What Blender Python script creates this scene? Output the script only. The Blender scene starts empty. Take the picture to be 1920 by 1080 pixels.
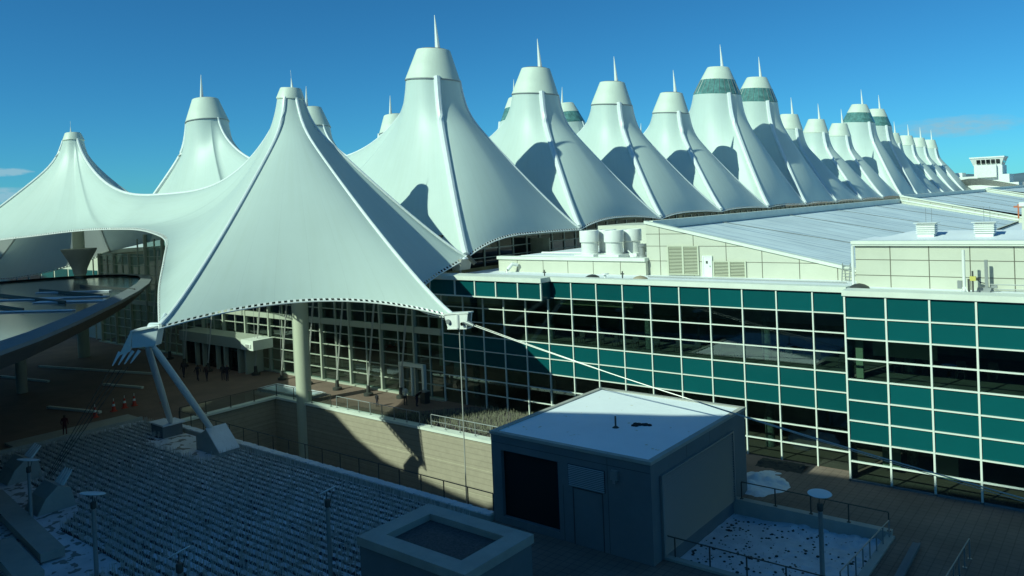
import bpy, bmesh, math, random
from mathutils import Vector, Matrix
import numpy as np
random.seed(7); RNG = np.random.default_rng(7)
S = bpy.context.scene
COL = S.collection
# ------------------------------------------------------------ camera, world, sun, exposure
# world axes: x = east along the terminal's south front, y = north along the tent rows, z = up, plaza at z = 0
YAW, PITCH, ROLL = 0.6692282254, 0.0143467973, 0.0412700785
F_PX, CX, CY = 1458.911, 981.115, 401.285
cy_, sy_ = math.cos(YAW), math.sin(YAW)
fwd = Vector((-sy_, cy_, 0)); rgt = Vector((cy_, sy_, 0)); up = Vector((0, 0, 1))
f2 = fwd*math.cos(PITCH) - up*math.sin(PITCH); u2 = up*math.cos(PITCH) + fwd*math.sin(PITCH)
r3 = rgt*math.cos(ROLL) - u2*math.sin(ROLL); u3 = u2*math.cos(ROLL) + rgt*math.sin(ROLL)
cam = bpy.data.cameras.new('camera'); camo = bpy.data.objects.new('camera', cam); COL.objects.link(camo)
m = Matrix((r3, u3, -f2)).transposed().to_4x4(); m.translation = Vector((0, 0, 17.3))
camo.matrix_world = m
cam.sensor_width = 36; cam.lens = F_PX/1920*36
cam.shift_x = (960-CX)/1920; cam.shift_y = -(540-CY)/1920
cam.clip_start = 0.3; cam.clip_end = 60000
S.camera = camo

SUN = Vector((0.28, 1.0, -0.75)).normalized()
el = math.asin(-SUN.z); rot = math.atan2(-SUN.x, -SUN.y)
w = bpy.data.worlds.new("World"); S.world = w; w.use_nodes = True
nt = w.node_tree; N = nt.nodes; L = nt.links; N.clear()
sky = N.new('ShaderNodeTexSky'); sky.sky_type = 'NISHITA'; sky.sun_disc = False
sky.sun_elevation = el; sky.sun_rotation = rot; sky.altitude = 1600; sky.air_density = 1.0; sky.dust_density = 0.3; sky.ozone_density = 1.6
tint = N.new('ShaderNodeMix'); tint.data_type = 'RGBA'; tint.blend_type = 'MULTIPLY'; tint.inputs[0].default_value = 1
tint.inputs[7].default_value = (0.20, 0.81, 1.15, 1)
L.new(sky.outputs[0], tint.inputs[6])
# soft clouds low in the sky: noise on the view direction, kept to two patches
tc = N.new('ShaderNodeTexCoord')
def wmath(op, a, b=None, c=None):
    n = N.new('ShaderNodeMath'); n.operation = op
    for i, v in enumerate((a, b, c)):
        if v is None: continue
        if isinstance(v, (int, float)): n.inputs[i].default_value = v
        else: L.new(v, n.inputs[i])
    return n.outputs[0]
sep = N.new('ShaderNodeSeparateXYZ'); L.new(tc.outputs['Generated'], sep.inputs[0])
az = wmath('ARCTAN2', sep.outputs[0], sep.outputs[1]); elv = wmath('ARCSINE', sep.outputs[2])
def patch(az0, el0, wa, we):
    a = wmath('DIVIDE', wmath('SUBTRACT', az, az0), wa); b = wmath('DIVIDE', wmath('SUBTRACT', elv, el0), we)
    r = wmath('ADD', wmath('MULTIPLY', a, a), wmath('MULTIPLY', b, b))
    return wmath('MAXIMUM', wmath('SUBTRACT', 1.0, r), 0.0)
comb = N.new('ShaderNodeCombineXYZ'); L.new(wmath('MULTIPLY', az, 60), comb.inputs[0]); L.new(wmath('MULTIPLY', elv, 190), comb.inputs[1])
nz = N.new('ShaderNodeTexNoise'); nz.inputs['Scale'].default_value = 1.0; nz.inputs['Detail'].default_value = 8; nz.inputs['Roughness'].default_value = 0.6
L.new(comb.outputs[0], nz.inputs['Vector'])
def cloud(p, lo, gain):
    return wmath('MINIMUM', wmath('MULTIPLY', wmath('MAXIMUM', wmath('SUBTRACT', wmath('MULTIPLY', p, nz.outputs[0]), lo), 0.0), gain), 1.0)
c1 = cloud(patch(-0.160, 0.0655, 0.085, 0.016), 0.17, 2.0)
c2 = cloud(patch(-1.262, 0.0560, 0.045, 0.007), 0.22, 5.0)
c3 = cloud(patch(-1.262, 0.0300, 0.11, 0.012), 0.15, 3.0)
csum = wmath('MINIMUM', wmath('ADD', wmath('ADD', c1, c2), c3), 0.85)
mixc = N.new('ShaderNodeMix'); mixc.data_type = 'RGBA'; mixc.inputs[7].default_value = (3.4, 6.2, 7.6, 1)
L.new(csum, mixc.inputs[0]); L.new(tint.outputs[2], mixc.inputs[6])
bg = N.new('ShaderNodeBackground'); bg.inputs[1].default_value = 0.084
out = N.new('ShaderNodeOutputWorld'); L.new(mixc.outputs[2], bg.inputs[0]); L.new(bg.outputs[0], out.inputs[0])

sl = bpy.data.lights.new('sun', 'SUN'); sl.energy = 4.7; sl.angle = math.radians(0.5); sl.color = (0.80, 1.0, 0.80)
so = bpy.data.objects.new('sun', sl); COL.objects.link(so); so.rotation_euler = SUN.to_track_quat('-Z', 'Y').to_euler(); so.location = (-30, -60, 90)
S.view_settings.view_transform = 'Standard'; S.view_settings.look = 'None'; S.view_settings.exposure = 0.0; S.view_settings.gamma = 1
S.cycles.max_bounces = 6; S.cycles.transparent_max_bounces = 12; S.cycles.caustics_reflective = True; S.cycles.blur_glossy = 1.0; S.cycles.sample_clamp_indirect = 6; S.cycles.caustics_refractive = False

# ------------------------------------------------------------ materials
def mat(name, col, rough=0.6, metal=0.0, spec=0.5, nscale=0, namt=0.0, bump=0.0, bscale=None, extra=None):
    m = bpy.data.materials.new(name); m.use_nodes = True
    T = m.node_tree; B = T.nodes['Principled BSDF']
    B.inputs['Base Color'].default_value = (*col, 1); B.inputs['Roughness'].default_value = rough
    B.inputs['Metallic'].default_value = metal; B.inputs['Specular IOR Level'].default_value = spec
    if nscale:
        t = T.nodes.new('ShaderNodeTexCoord'); n = T.nodes.new('ShaderNodeTexNoise'); n.inputs['Scale'].default_value = nscale
        n.inputs['Detail'].default_value = 6; n.inputs['Roughness'].default_value = 0.65
        T.links.new(t.outputs['Object'], n.inputs['Vector'])
        mr = T.nodes.new('ShaderNodeMapRange'); mr.inputs['From Min'].default_value = 0.3; mr.inputs['From Max'].default_value = 0.7
        mr.inputs['To Min'].default_value = 1-namt; mr.inputs['To Max'].default_value = 1+namt*0.6
        T.links.new(n.outputs[0], mr.inputs['Value'])
        mx = T.nodes.new('ShaderNodeMix'); mx.data_type = 'RGBA'; mx.blend_type = 'MULTIPLY'; mx.inputs[0].default_value = 1
        mx.inputs[6].default_value = (*col, 1); T.links.new(mr.outputs[0], mx.inputs[7]); T.links.new(mx.outputs[2], B.inputs['Base Color'])
        m['mul'] = mx.name
        if bump:
            n2 = n
            if bscale:
                n2 = T.nodes.new('ShaderNodeTexNoise'); n2.inputs['Scale'].default_value = bscale; n2.inputs['Detail'].default_value = 5
                T.links.new(t.outputs['Object'], n2.inputs['Vector'])
            b = T.nodes.new('ShaderNodeBump'); b.inputs['Strength'].default_value = bump; b.inputs['Distance'].default_value = 0.05
            T.links.new(n2.outputs[0], b.inputs['Height']); T.links.new(b.outputs[0], B.inputs['Normal'])
    return m
def darken_lines(m, fn, dark=0.6):
    """multiply the base colour by dark where fn(T, coords) gives 1"""
    T = m.node_tree; B = T.nodes['Principled BSDF']
    t = T.nodes.new('ShaderNodeTexCoord'); fac = fn(T, t)
    mx = T.nodes.new('ShaderNodeMix'); mx.data_type = 'RGBA'; mx.blend_type = 'MULTIPLY'
    src = B.inputs['Base Color'].links[0].from_socket if B.inputs['Base Color'].links else None
    if src: T.links.new(src, mx.inputs[6])
    else: mx.inputs[6].default_value = B.inputs['Base Color'].default_value
    mx.inputs[7].default_value = dark if isinstance(dark, tuple) else (dark, dark, dark, 1)
    T.links.new(fac, mx.inputs[0]); T.links.new(mx.outputs[2], B.inputs['Base Color'])
    return m
def tm(T, op, a, b=None):
    n = T.nodes.new('ShaderNodeMath'); n.operation = op
    for i, v in enumerate((a, b)):
        if v is None: continue
        if isinstance(v, (int, float)): n.inputs[i].default_value = v
        else: T.links.new(v, n.inputs[i])
    return n.outputs[0]
def lines(axis, period, width, off=0.0, out='Object'):
    def fn(T, t):
        s = T.nodes.new('ShaderNodeSeparateXYZ'); T.links.new(t.outputs[out], s.inputs[0])
        v = tm(T, 'ADD', s.outputs[axis], off+1000*period)
        return tm(T, 'LESS_THAN', tm(T, 'MODULO', v, period), width)
    return fn
def uvlines(period, width):
    def fn(T, t):
        s = T.nodes.new('ShaderNodeSeparateXYZ'); T.links.new(t.outputs['UV'], s.inputs[0])
        return tm(T, 'LESS_THAN', tm(T, 'MODULO', s.outputs[0], period), width)
    return fn
M = {}
M['fabric'] = darken_lines(mat('tensile_fabric', (.65, .76, .71), .42, spec=.35, nscale=.12, namt=.05), uvlines(2.6, .06), .94)
def fabric_dirt(T, t):
    mp = T.nodes.new('ShaderNodeMapping'); mp.inputs['Scale'].default_value = (1.1, 2.2, 1); T.links.new(t.outputs['UV'], mp.inputs[0])
    n = T.nodes.new('ShaderNodeTexNoise'); n.inputs['Scale'].default_value = 1.0; n.inputs['Detail'].default_value = 6; n.inputs['Roughness'].default_value = .6
    T.links.new(mp.outputs[0], n.inputs['Vector'])
    r = T.nodes.new('ShaderNodeMapRange'); r.inputs['From Min'].default_value = .45; r.inputs['From Max'].default_value = .75; T.links.new(n.outputs[0], r.inputs[0]); return r.outputs[0]
darken_lines(M['fabric'], fabric_dirt, (.95, .95, .93, 1))
def translucent(m, col, f):
    T = m.node_tree; B = T.nodes['Principled BSDF']; O = [n for n in T.nodes if n.type == 'OUTPUT_MATERIAL'][0]
    t = T.nodes.new('ShaderNodeBsdfTranslucent'); t.inputs[0].default_value = (*col, 1); x = T.nodes.new('ShaderNodeMixShader'); x.inputs[0].default_value = f
    T.links.new(B.outputs[0], x.inputs[1]); T.links.new(t.outputs[0], x.inputs[2]); T.links.new(x.outputs[0], O.inputs[0])
translucent(M['fabric'], (.85, .86, .80), .22)
M['cap'] = mat('painted_cap', (.60, .66, .56), .5, nscale=.6, namt=.07)
M['white'] = mat('white_paint', (.74, .76, .72), .4, nscale=1.2, namt=.06)
M['tube'] = mat('white_tube_cover', (.72, .76, .75), .45, nscale=1.4, namt=.08, bump=.5, bscale=3)
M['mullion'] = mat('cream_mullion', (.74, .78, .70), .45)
M['shade_mullion'] = mat('shaded_cream_mullion', (.40, .43, .35), .5)  # cream mullion colour darkened to hold the shade under the tent
M['coping'] = mat('cream_coping', (.70, .74, .66), .55, nscale=.8, namt=.08)
M['cable'] = mat('steel_cable', (.50, .50, .46), .35, metal=.2)
M['spire'] = mat('white_spire', (.75, .77, .72), .4)
M['darkin'] = mat('dark_hatch', (.16, .10, .08), .7)
M['spandrel'] = mat('green_spandrel_glass', (.003, .082, .088), .22, spec=.35, nscale=.7, namt=.05)
M['collar'] = mat('green_collar_glass', (.11, .25, .235), .15, spec=.6, nscale=.9, namt=.5)
M['panel'] = mat('precast_panel', (.54, .55, .455), .8, nscale=.35, namt=.07)
M['joint'] = mat('panel_joint', (.12, .115, .09), .9)
M['roofsnow'] = mat('white_roof_membrane', (.78, .82, .86), .6, nscale=.16, namt=.10, bump=.25, bscale=1.5)
def roofstreak(T, t):
    mp = T.nodes.new('ShaderNodeMapping'); mp.inputs['Scale'].default_value = (.05, 1.6, .05); mp.inputs['Rotation'].default_value = (0, 0, .05)
    T.links.new(t.outputs['Object'], mp.inputs[0])
    n = T.nodes.new('ShaderNodeTexNoise'); n.inputs['Scale'].default_value = 1.0; n.inputs['Detail'].default_value = 5; n.inputs['Roughness'].default_value = .7
    T.links.new(mp.outputs[0], n.inputs['Vector'])
    r = T.nodes.new('ShaderNodeMapRange'); r.inputs['From Min'].default_value = .5; r.inputs['From Max'].default_value = .62; T.links.new(n.outputs[0], r.inputs[0]); return r.outputs[0]
M['shedroof'] = darken_lines(mat('sheet_roof', (.70, .78, .80), .55, nscale=.2, namt=.14, bump=.2, bscale=2), roofstreak, (.55, .60, .68, 1))
M['paver'] = darken_lines(darken_lines(mat('brick_paver', (.20, .15, .12), .85, nscale=.22, namt=.35, bump=.3, bscale=8), lines(0, .46, .045), .72), lines(1, .46, .045), .72)
M['plaza'] = mat('brown_plaza_paving', (.20, .135, .105), .85, nscale=.3, namt=.25, bump=.2, bscale=6)
M['terr'] = M['paver']
M['brick'] = darken_lines(darken_lines(mat('tan_brick', (.36, .31, .235), .85, nscale=2.5, namt=.10, bump=.2, bscale=12), lines(2, .42, .07), .84), lines(2, 1.9, .06, .9), (1.25, 1.3, 1.25, 1))
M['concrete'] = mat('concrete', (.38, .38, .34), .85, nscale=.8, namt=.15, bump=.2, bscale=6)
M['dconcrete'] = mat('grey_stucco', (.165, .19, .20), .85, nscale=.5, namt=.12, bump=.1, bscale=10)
M['snow'] = mat('snow', (.66, .70, .74), .7, nscale=.8, namt=.12, bump=.6, bscale=3)
def specks(scale, thr):
    def fn(T, t):
        v = T.nodes.new('ShaderNodeTexNoise'); v.inputs['Scale'].default_value = scale; v.inputs['Detail'].default_value = 2
        T.links.new(t.outputs['Object'], v.inputs['Vector'])
        r = T.nodes.new('ShaderNodeMapRange'); r.inputs['From Min'].default_value = thr; r.inputs['From Max'].default_value = thr+.03
        T.links.new(v.outputs[0], r.inputs[0]); return r.outputs[0]
    return fn
M['soilsnow'] = darken_lines(mat('patchy_snow', (.60, .64, .68), .75, nscale=1.1, namt=.2, bump=.5, bscale=3), specks(6.0, .69), (.10, .09, .08, 1))
M['bedsnow'] = darken_lines(mat('bed_snow', (.62, .66, .70), .8, nscale=.22, namt=.30, bump=.4, bscale=3), specks(1.6, .56), (.35, .33, .30, 1))
M['glassdark'] = mat('dark_window', (.006, .010, .012), .04, spec=.55)
M['steel'] = mat('grey_steel', (.28, .30, .30), .45, metal=.3)
M['bluewhite'] = mat('strut_paint', (.62, .70, .72), .4)
M['darkmetal'] = mat('dark_railing', (.06, .065, .06), .5, metal=.3)
M['black'] = mat('flat_black', (.006, .007, .009), .7)  # also colours the sheets that stand in for shaded depth
M['stem'] = mat('dry_stems', (.60, .60, .55), .8, nscale=3, namt=.3)
M['leaf'] = mat('dead_leaf_base', (.085, .07, .075), .9, nscale=3, namt=.4)
M['yellowgrass'] = mat('straw_grass', (.26, .26, .17), .8, nscale=3, namt=.3)
M['cone'] = mat('cone_orange', (.55, .05, .02), .5)
M['ground'] = mat('dry_prairie', (.20, .16, .11), .9, nscale=.002, namt=.3)
M['hill'] = mat('distant_foothills', (.10, .16, .20), .95, nscale=.0006, namt=.25)  # blue-grey base colour has the distance haze painted in
M['asph'] = mat('asphalt', (.05, .05, .052), .9, nscale=.6, namt=.2)
M['olive'] = mat('olive_soffit', (.25, .29, .15), .8)
M['inwall'] = mat('interior_wall', (.30, .31, .22), .8, nscale=.4, namt=.5)
M['infloor'] = mat('interior_floor', (.14, .15, .12), .5, nscale=.5, namt=.4)
M['incol'] = mat('interior_column', (.12, .16, .13), .6, nscale=6, namt=.8)
M['board'] = mat('pale_green_wall', (.34, .40, .27), .8)
M['skin'] = mat('skin', (.35, .2, .14), .6)
M['louver'] = mat('louver_paint', (.52, .54, .42), .5)
M['canopyglass'] = mat('canopy_roof_glass', (.03, .055, .065), .12, nscale=.12, namt=.6)
M['canopydark'] = mat('canopy_fascia', (.10, .095, .085), .5, nscale=.6, namt=.2)
M['yellow'] = mat('yellow_box_paint', (.55, .50, .12), .5)
M['rust'] = mat('orange_barrier', (.42, .12, .05), .6)
M['tan'] = mat('tan_canvas', (.34, .28, .19), .8)
M['hedge'] = mat('dark_shrub', (.03, .035, .03), .9)
def glassmat(name, tintc, gl=.35):
    m = bpy.data.materials.new(name); m.use_nodes = True; T = m.node_tree; T.nodes.clear()
    o = T.nodes.new('ShaderNodeOutputMaterial'); tr = T.nodes.new('ShaderNodeBsdfTransparent'); tr.inputs[0].default_value = (*tintc, 1)
    g = T.nodes.new('ShaderNodeBsdfGlossy'); g.inputs['Roughness'].default_value = .015; g.inputs[0].default_value = (.75, .9, .9, 1)
    lw = T.nodes.new('ShaderNodeLayerWeight'); lw.inputs[0].default_value = .5
    pw = T.nodes.new('ShaderNodeMath'); pw.operation = 'POWER'; pw.inputs[1].default_value = 4.0; T.links.new(lw.outputs['Facing'], pw.inputs[0])
    mp = T.nodes.new('ShaderNodeMath'); mp.operation = 'MULTIPLY_ADD'; mp.inputs[1].default_value = .88; mp.inputs[2].default_value = .12; mp.use_clamp = True
    T.links.new(pw.outputs[0], mp.inputs[0]); mx = T.nodes.new('ShaderNodeMixShader'); T.links.new(mp.outputs[0], mx.inputs[0])
    T.links.new(tr.outputs[0], mx.inputs[1]); T.links.new(g.outputs[0], mx.inputs[2]); T.links.new(mx.outputs[0], o.inputs[0]); return m
M['glass'] = glassmat('tinted_window_glass', (.42, .56, .52))
M['clear'] = glassmat('clear_panel_glass', (.72, .82, .80))

def pervar(m, lo, hi):
    T = m.node_tree; B = T.nodes['Principled BSDF']; oi = T.nodes.new('ShaderNodeObjectInfo'); r = T.nodes.new('ShaderNodeMapRange')
    r.inputs['To Min'].default_value = lo; r.inputs['To Max'].default_value = hi; T.links.new(oi.outputs['Random'], r.inputs[0])
    mx = T.nodes.new('ShaderNodeMix'); mx.data_type = 'RGBA'; mx.blend_type = 'MULTIPLY'; mx.inputs[0].default_value = 1
    T.links.new(B.inputs['Base Color'].links[0].from_socket, mx.inputs[6]); T.links.new(r.outputs[0], mx.inputs[7]); T.links.new(mx.outputs[2], B.inputs['Base Color'])
pervar(M['spandrel'], .82, 1.12)

# ------------------------------------------------------------ mesh helper
class MB:
    def __init__(s): s.v = []; s.f = []; s.mi = []; s.uv = None
    def add(s, vs, fs, mi=0):
        o = len(s.v); s.v += [tuple(v) for v in vs]
        for f in fs: s.f.append(tuple(o+i for i in f)); s.mi.append(mi)
        return s
    def box(s, x0, x1, y0, y1, z0, z1, mi=0):
        if x0 > x1: x0, x1 = x1, x0
        if y0 > y1: y0, y1 = y1, y0
        if z0 > z1: z0, z1 = z1, z0
        v = [(x0,y0,z0),(x1,y0,z0),(x1,y1,z0),(x0,y1,z0),(x0,y0,z1),(x1,y0,z1),(x1,y1,z1),(x0,y1,z1)]
        return s.add(v, [(0,3,2,1),(4,5,6,7),(0,1,5,4),(1,2,6,5),(2,3,7,6),(3,0,4,7)], mi)
    def obox(s, c, half, rz=0, mi=0, rx=0):
        R = Matrix.Rotation(rz, 3, 'Z') @ Matrix.Rotation(rx, 3, 'X'); c = Vector(c); vs = []
        for z in (-1, 1):
            for x, y in ((-1,-1),(1,-1),(1,1),(-1,1)): vs.append(c + R @ Vector((x*half[0], y*half[1], z*half[2])))
        return s.add(vs, [(0,3,2,1),(4,5,6,7),(0,1,5,4),(1,2,6,5),(2,3,7,6),(3,0,4,7)], mi)
    def prism(s, poly, z0, z1, mi=0):
        n = len(poly); vs = [(x, y, z0) for x, y in poly] + [(x, y, z1) for x, y in poly]
        return s.add(vs, [tuple(range(n-1, -1, -1)), tuple(range(n, 2*n))] + [(i, (i+1) % n, n+(i+1) % n, n+i) for i in range(n)], mi)
    def slab(s, pts, th, axis=2, mi=0):
        """polygon pts (3-D) extruded by vector th"""
        n = len(pts); th = Vector(th); vs = [Vector(p) for p in pts]; vs += [p+th for p in vs]
        return s.add(vs, [tuple(range(n-1, -1, -1)), tuple(range(n, 2*n))] + [(i, (i+1) % n, n+(i+1) % n, n+i) for i in range(n)], mi)
    def tube(s, pts, r, seg=8, mi=0, cap=True):
        pts = [Vector(p) for p in pts]; n = len(pts); o = len(s.v)
        rr = r if isinstance(r, (list, tuple)) else [r]*n
        for i, p in enumerate(pts):
            d = (pts[min(i+1, n-1)] - pts[max(i-1, 0)])
            if d.length < 1e-9: d = Vector((0, 0, 1))
            d.normalize(); a = Vector((0, 0, 1)) if abs(d.z) < .9 else Vector((1, 0, 0))
            u = d.cross(a).normalized(); v = d.cross(u)
            for k in range(seg):
                t = 2*math.pi*k/seg; s.v.append(tuple(p + (u*math.cos(t)+v*math.sin(t))*rr[i]))
        for i in range(n-1):
            for k in range(seg):
                a = o+i*seg+k; b = o+i*seg+(k+1) % seg; s.f.append((a, b, b+seg, a+seg)); s.mi.append(mi)
        if cap: s.f.append(tuple(o+k for k in range(seg))[::-1]); s.mi.append(mi); s.f.append(tuple(o+(n-1)*seg+k for k in range(seg))); s.mi.append(mi)
        return s
    def lathe(s, c, prof, seg=24, mi=0, tilt=None):
        c = Vector(c); o = len(s.v); R = tilt or Matrix.Identity(3)
        for r, z in prof:
            for k in range(seg):
                t = 2*math.pi*k/seg; s.v.append(tuple(c + R @ Vector((r*math.cos(t), r*math.sin(t), z))))
        for i in range(len(prof)-1):
            for k in range(seg):
                a = o+i*seg+k; b = o+i*seg+(k+1) % seg; s.f.append((a, b, b+seg, a+seg)); s.mi.append(mi)
        return s
    def disc(s, c, r, seg=24, mi=0, tilt=None):
        c = Vector(c); R = tilt or Matrix.Identity(3)
        return s.add([c + R @ Vector((r*math.cos(2*math.pi*k/seg), r*math.sin(2*math.pi*k/seg), 0)) for k in range(seg)], [tuple(range(seg))], mi)
ORG = {}
def mk(name, mb, mats, parent=None, smooth=False, label=None, cat=None, group=None, kind=None, origin=None):
    if not isinstance(mats, (list, tuple)): mats = [mats]
    V = np.array(mb.v, dtype=float)
    if parent is not None: org = np.array(ORG[parent.name])
    elif origin is not None: org = np.array(origin, dtype=float)
    else:
        lo, hi = V.min(0), V.max(0); org = np.array([(lo[0]+hi[0])/2, (lo[1]+hi[1])/2, lo[2]])
        if kind == 'structure': org = np.zeros(3)
    me = bpy.data.meshes.new(name); me.from_pydata([tuple(v) for v in (V-org)], [], mb.f)
    for mm in mats: me.materials.append(mm)
    if len(mats) > 1: me.polygons.foreach_set('material_index', mb.mi)
    if smooth: me.polygons.foreach_set('use_smooth', [True]*len(me.polygons))
    if mb.uv is not None:
        ul = me.uv_layers.new(name='UVMap'); li = np.empty(len(me.loops), dtype=np.int32); me.loops.foreach_get('vertex_index', li)
        ul.data.foreach_set('uv', np.array(mb.uv, dtype=np.float32)[li].ravel())
    me.update()
    if smooth is True and name not in ('snow_bed', 'snow_pile', 'planter_snow', 'membrane'):
        try: me.set_sharp_from_angle(angle=math.radians(38))
        except Exception: pass
    o = bpy.data.objects.new(name, me); COL.objects.link(o)
    if parent is not None: o.parent = parent
    else: o.location = org
    ORG[o.name] = tuple(org)
    tag(o, label, cat, group, kind)
    return o
def tag(o, label=None, cat=None, group=None, kind=None):
    if label: o['label'] = label
    if cat: o['category'] = cat
    if group: o['group'] = group
    if kind: o['kind'] = kind
def thing(name, label, cat, loc, group=None):
    o = bpy.data.objects.new(name, None); COL.objects.link(o); o.location = loc; o.empty_display_size = .5
    ORG[o.name] = tuple(loc); tag(o, label, cat, group); return o
def dup(root, loc, label, rz=0.0):
    r = root.copy(); COL.objects.link(r); r.location = loc; r.rotation_euler = (0, 0, rz); r['label'] = label
    for ch in list(root.children):
        c = ch.copy(); COL.objects.link(c); c.parent = r
        for g in ch.children:
            d = g.copy(); COL.objects.link(d); d.parent = c
    return r

# ------------------------------------------------------------ ground and terrain
PITN0, PITN1, PITE0, PITE1 = 32.1, 42.2, -64.0, -18.2
def frame(mb, X0, X1, Y0, Y1, hole, z, mi=0):
    hx0, hx1, hy0, hy1 = hole
    for a in ((X0, hx0, Y0, Y1), (hx1, X1, Y0, Y1), (hx0, hx1, Y0, hy0), (hx0, hx1, hy1, Y1)):
        mb.add([(a[0], a[2], z), (a[1], a[2], z), (a[1], a[3], z), (a[0], a[3], z)], [(0, 1, 2, 3)], mi)
g = MB()
frame(g, -45000, 45000, -6000, 45000, (-400, 400, -120, 700), -9.0)
mk('ground', g, M['ground'], kind='structure')
g = MB(); rngs = []
hv, hf = [], []; n = 90
for i in range(n):
    a = math.radians(-120 + 160*i/(n-1)); h = 150+230*abs(math.sin(i*.37)+.5*math.sin(i*.91+1)+.3*math.sin(i*2.3))
    for j, (d, k) in enumerate(((21000, 0), (24000, 1), (27000, 0))):
        hv.append((math.sin(a)*d, math.cos(a)*d, -12 + h*k))
for i in range(n-1):
    for j in range(2): a = i*3+j; hf.append((a, a+1, a+4, a+3))
g.add(hv, hf); mk('hills', g, M['hill'], kind='structure')
g = MB()
for q in ((-400, PITE0, -120, 700), (PITE1, 400, -120, 700), (PITE0, PITE1, -120, PITN0), (PITE0, PITE1, PITN1, 700)):
    x0, x1, y0, y1 = q
    if x0 == PITE1:   # keep the sunken snow bed open
        for p in ((x0, x1, y0, 33.2), (x0, x1, 41.0, y1), (-10.2, x1, 33.2, 41.0)):
            g.add([(p[0], p[2], 0), (p[1], p[2], 0), (p[1], p[3], 0), (p[0], p[3], 0)], [(0, 1, 2, 3)])
    else: g.add([(x0, y0, 0), (x1, y0, 0), (x1, y1, 0), (x0, y1, 0)], [(0, 1, 2, 3)])
mk('plaza', g, M['plaza'], kind='structure')
g = MB()
for p in ((-18.0, 60, 41.0, 49.2), (-10.0, 60, 26, 41.0), (-18, -10.0, 26, 33.0), (-28, -18, 26, 31.8)):
    g.add([(p[0], p[2], .004), (p[1], p[2], .004), (p[1], p[3], .004), (p[0], p[3], .004)], [(0, 1, 2, 3)])
mk('terrace_paving', g, M['terr'], kind='structure')
g = MB(); g.add([(PITE0, PITN0, -7), (PITE1, PITN0, -7), (PITE1, PITN1, -7), (PITE0, PITN1, -7)], [(0, 1, 2, 3)])
mk('sunken_road', g, M['asph'], kind='structure')
g = MB(); g.add([(-400, -120, -9), (400, -120, -9), (400, -120, 0), (-400, -120, 0), (-400, 700, -9), (400, 700, -9), (400, 700, 0), (-400, 700, 0)],
                [(0, 1, 2, 3), (4, 7, 6, 5), (0, 3, 7, 4), (1, 5, 6, 2)]); mk('terrain_bank', g, M['ground'], kind='structure')
# planted bed in front of the parapet
g = MB(); g.add([(-67.5, 15.0, .03), (-29.0, 6.0, .03), (-29.0, 31.4, .03), (-67.5, 31.4, .03)], [(0, 1, 2, 3)])
mk('planting_bed_snow', g, M['bedsnow'], kind='structure')
# brick retaining walls of the sunken road
g = MB(); g.box(-64.3, -28.1, 42.2, 42.75, -7.5, -.06)
wall = thing('retaining_wall', 'long tan brick retaining wall facing the sunken road, half in sun', 'wall', (-46, 42.4, -7))
mk('brick_face', g, M['brick'], wall)
g = MB(); g.box(-64.35, -28.1, 42.1, 42.85, -.06, .14); g.box(-64.35, -63.7, 32.2, 42.1, -.06, .14); mk('coping', g, M['coping'], wall)
g = MB(); g.box(-64.3, -64.0, 32.2, 42.2, -7.5, -.06); mk('end_face', g, M['brick'], wall)
par = thing('parapet_wall', 'low concrete parapet with snow on top in front of the sunken road', 'wall', (-46, 31.8, 0))
g = MB(); g.box(-62.5, -28.1, 31.5, 32.15, -7.4, .30); mk('wall_body', g, M['concrete'], par)
g = MB()
for i in range(120):
    x0 = -62.4+i*.285; g.box(x0, x0+.285, 31.52+.05*random.random(), 32.1-.05*random.random(), .30, .34+.04*random.random())
mk('snow_cap', g, M['snow'], par)
g = MB(); g.box(-70.2, -67.5, 22, 31.5, 0, .16); g.box(-67.75, -67.45, 15, 31.5, 0, .3); mk('kerb', g, M['concrete'], label='pale concrete kerb edging the planted bed beside the brick plaza', cat='kerb')

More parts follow.
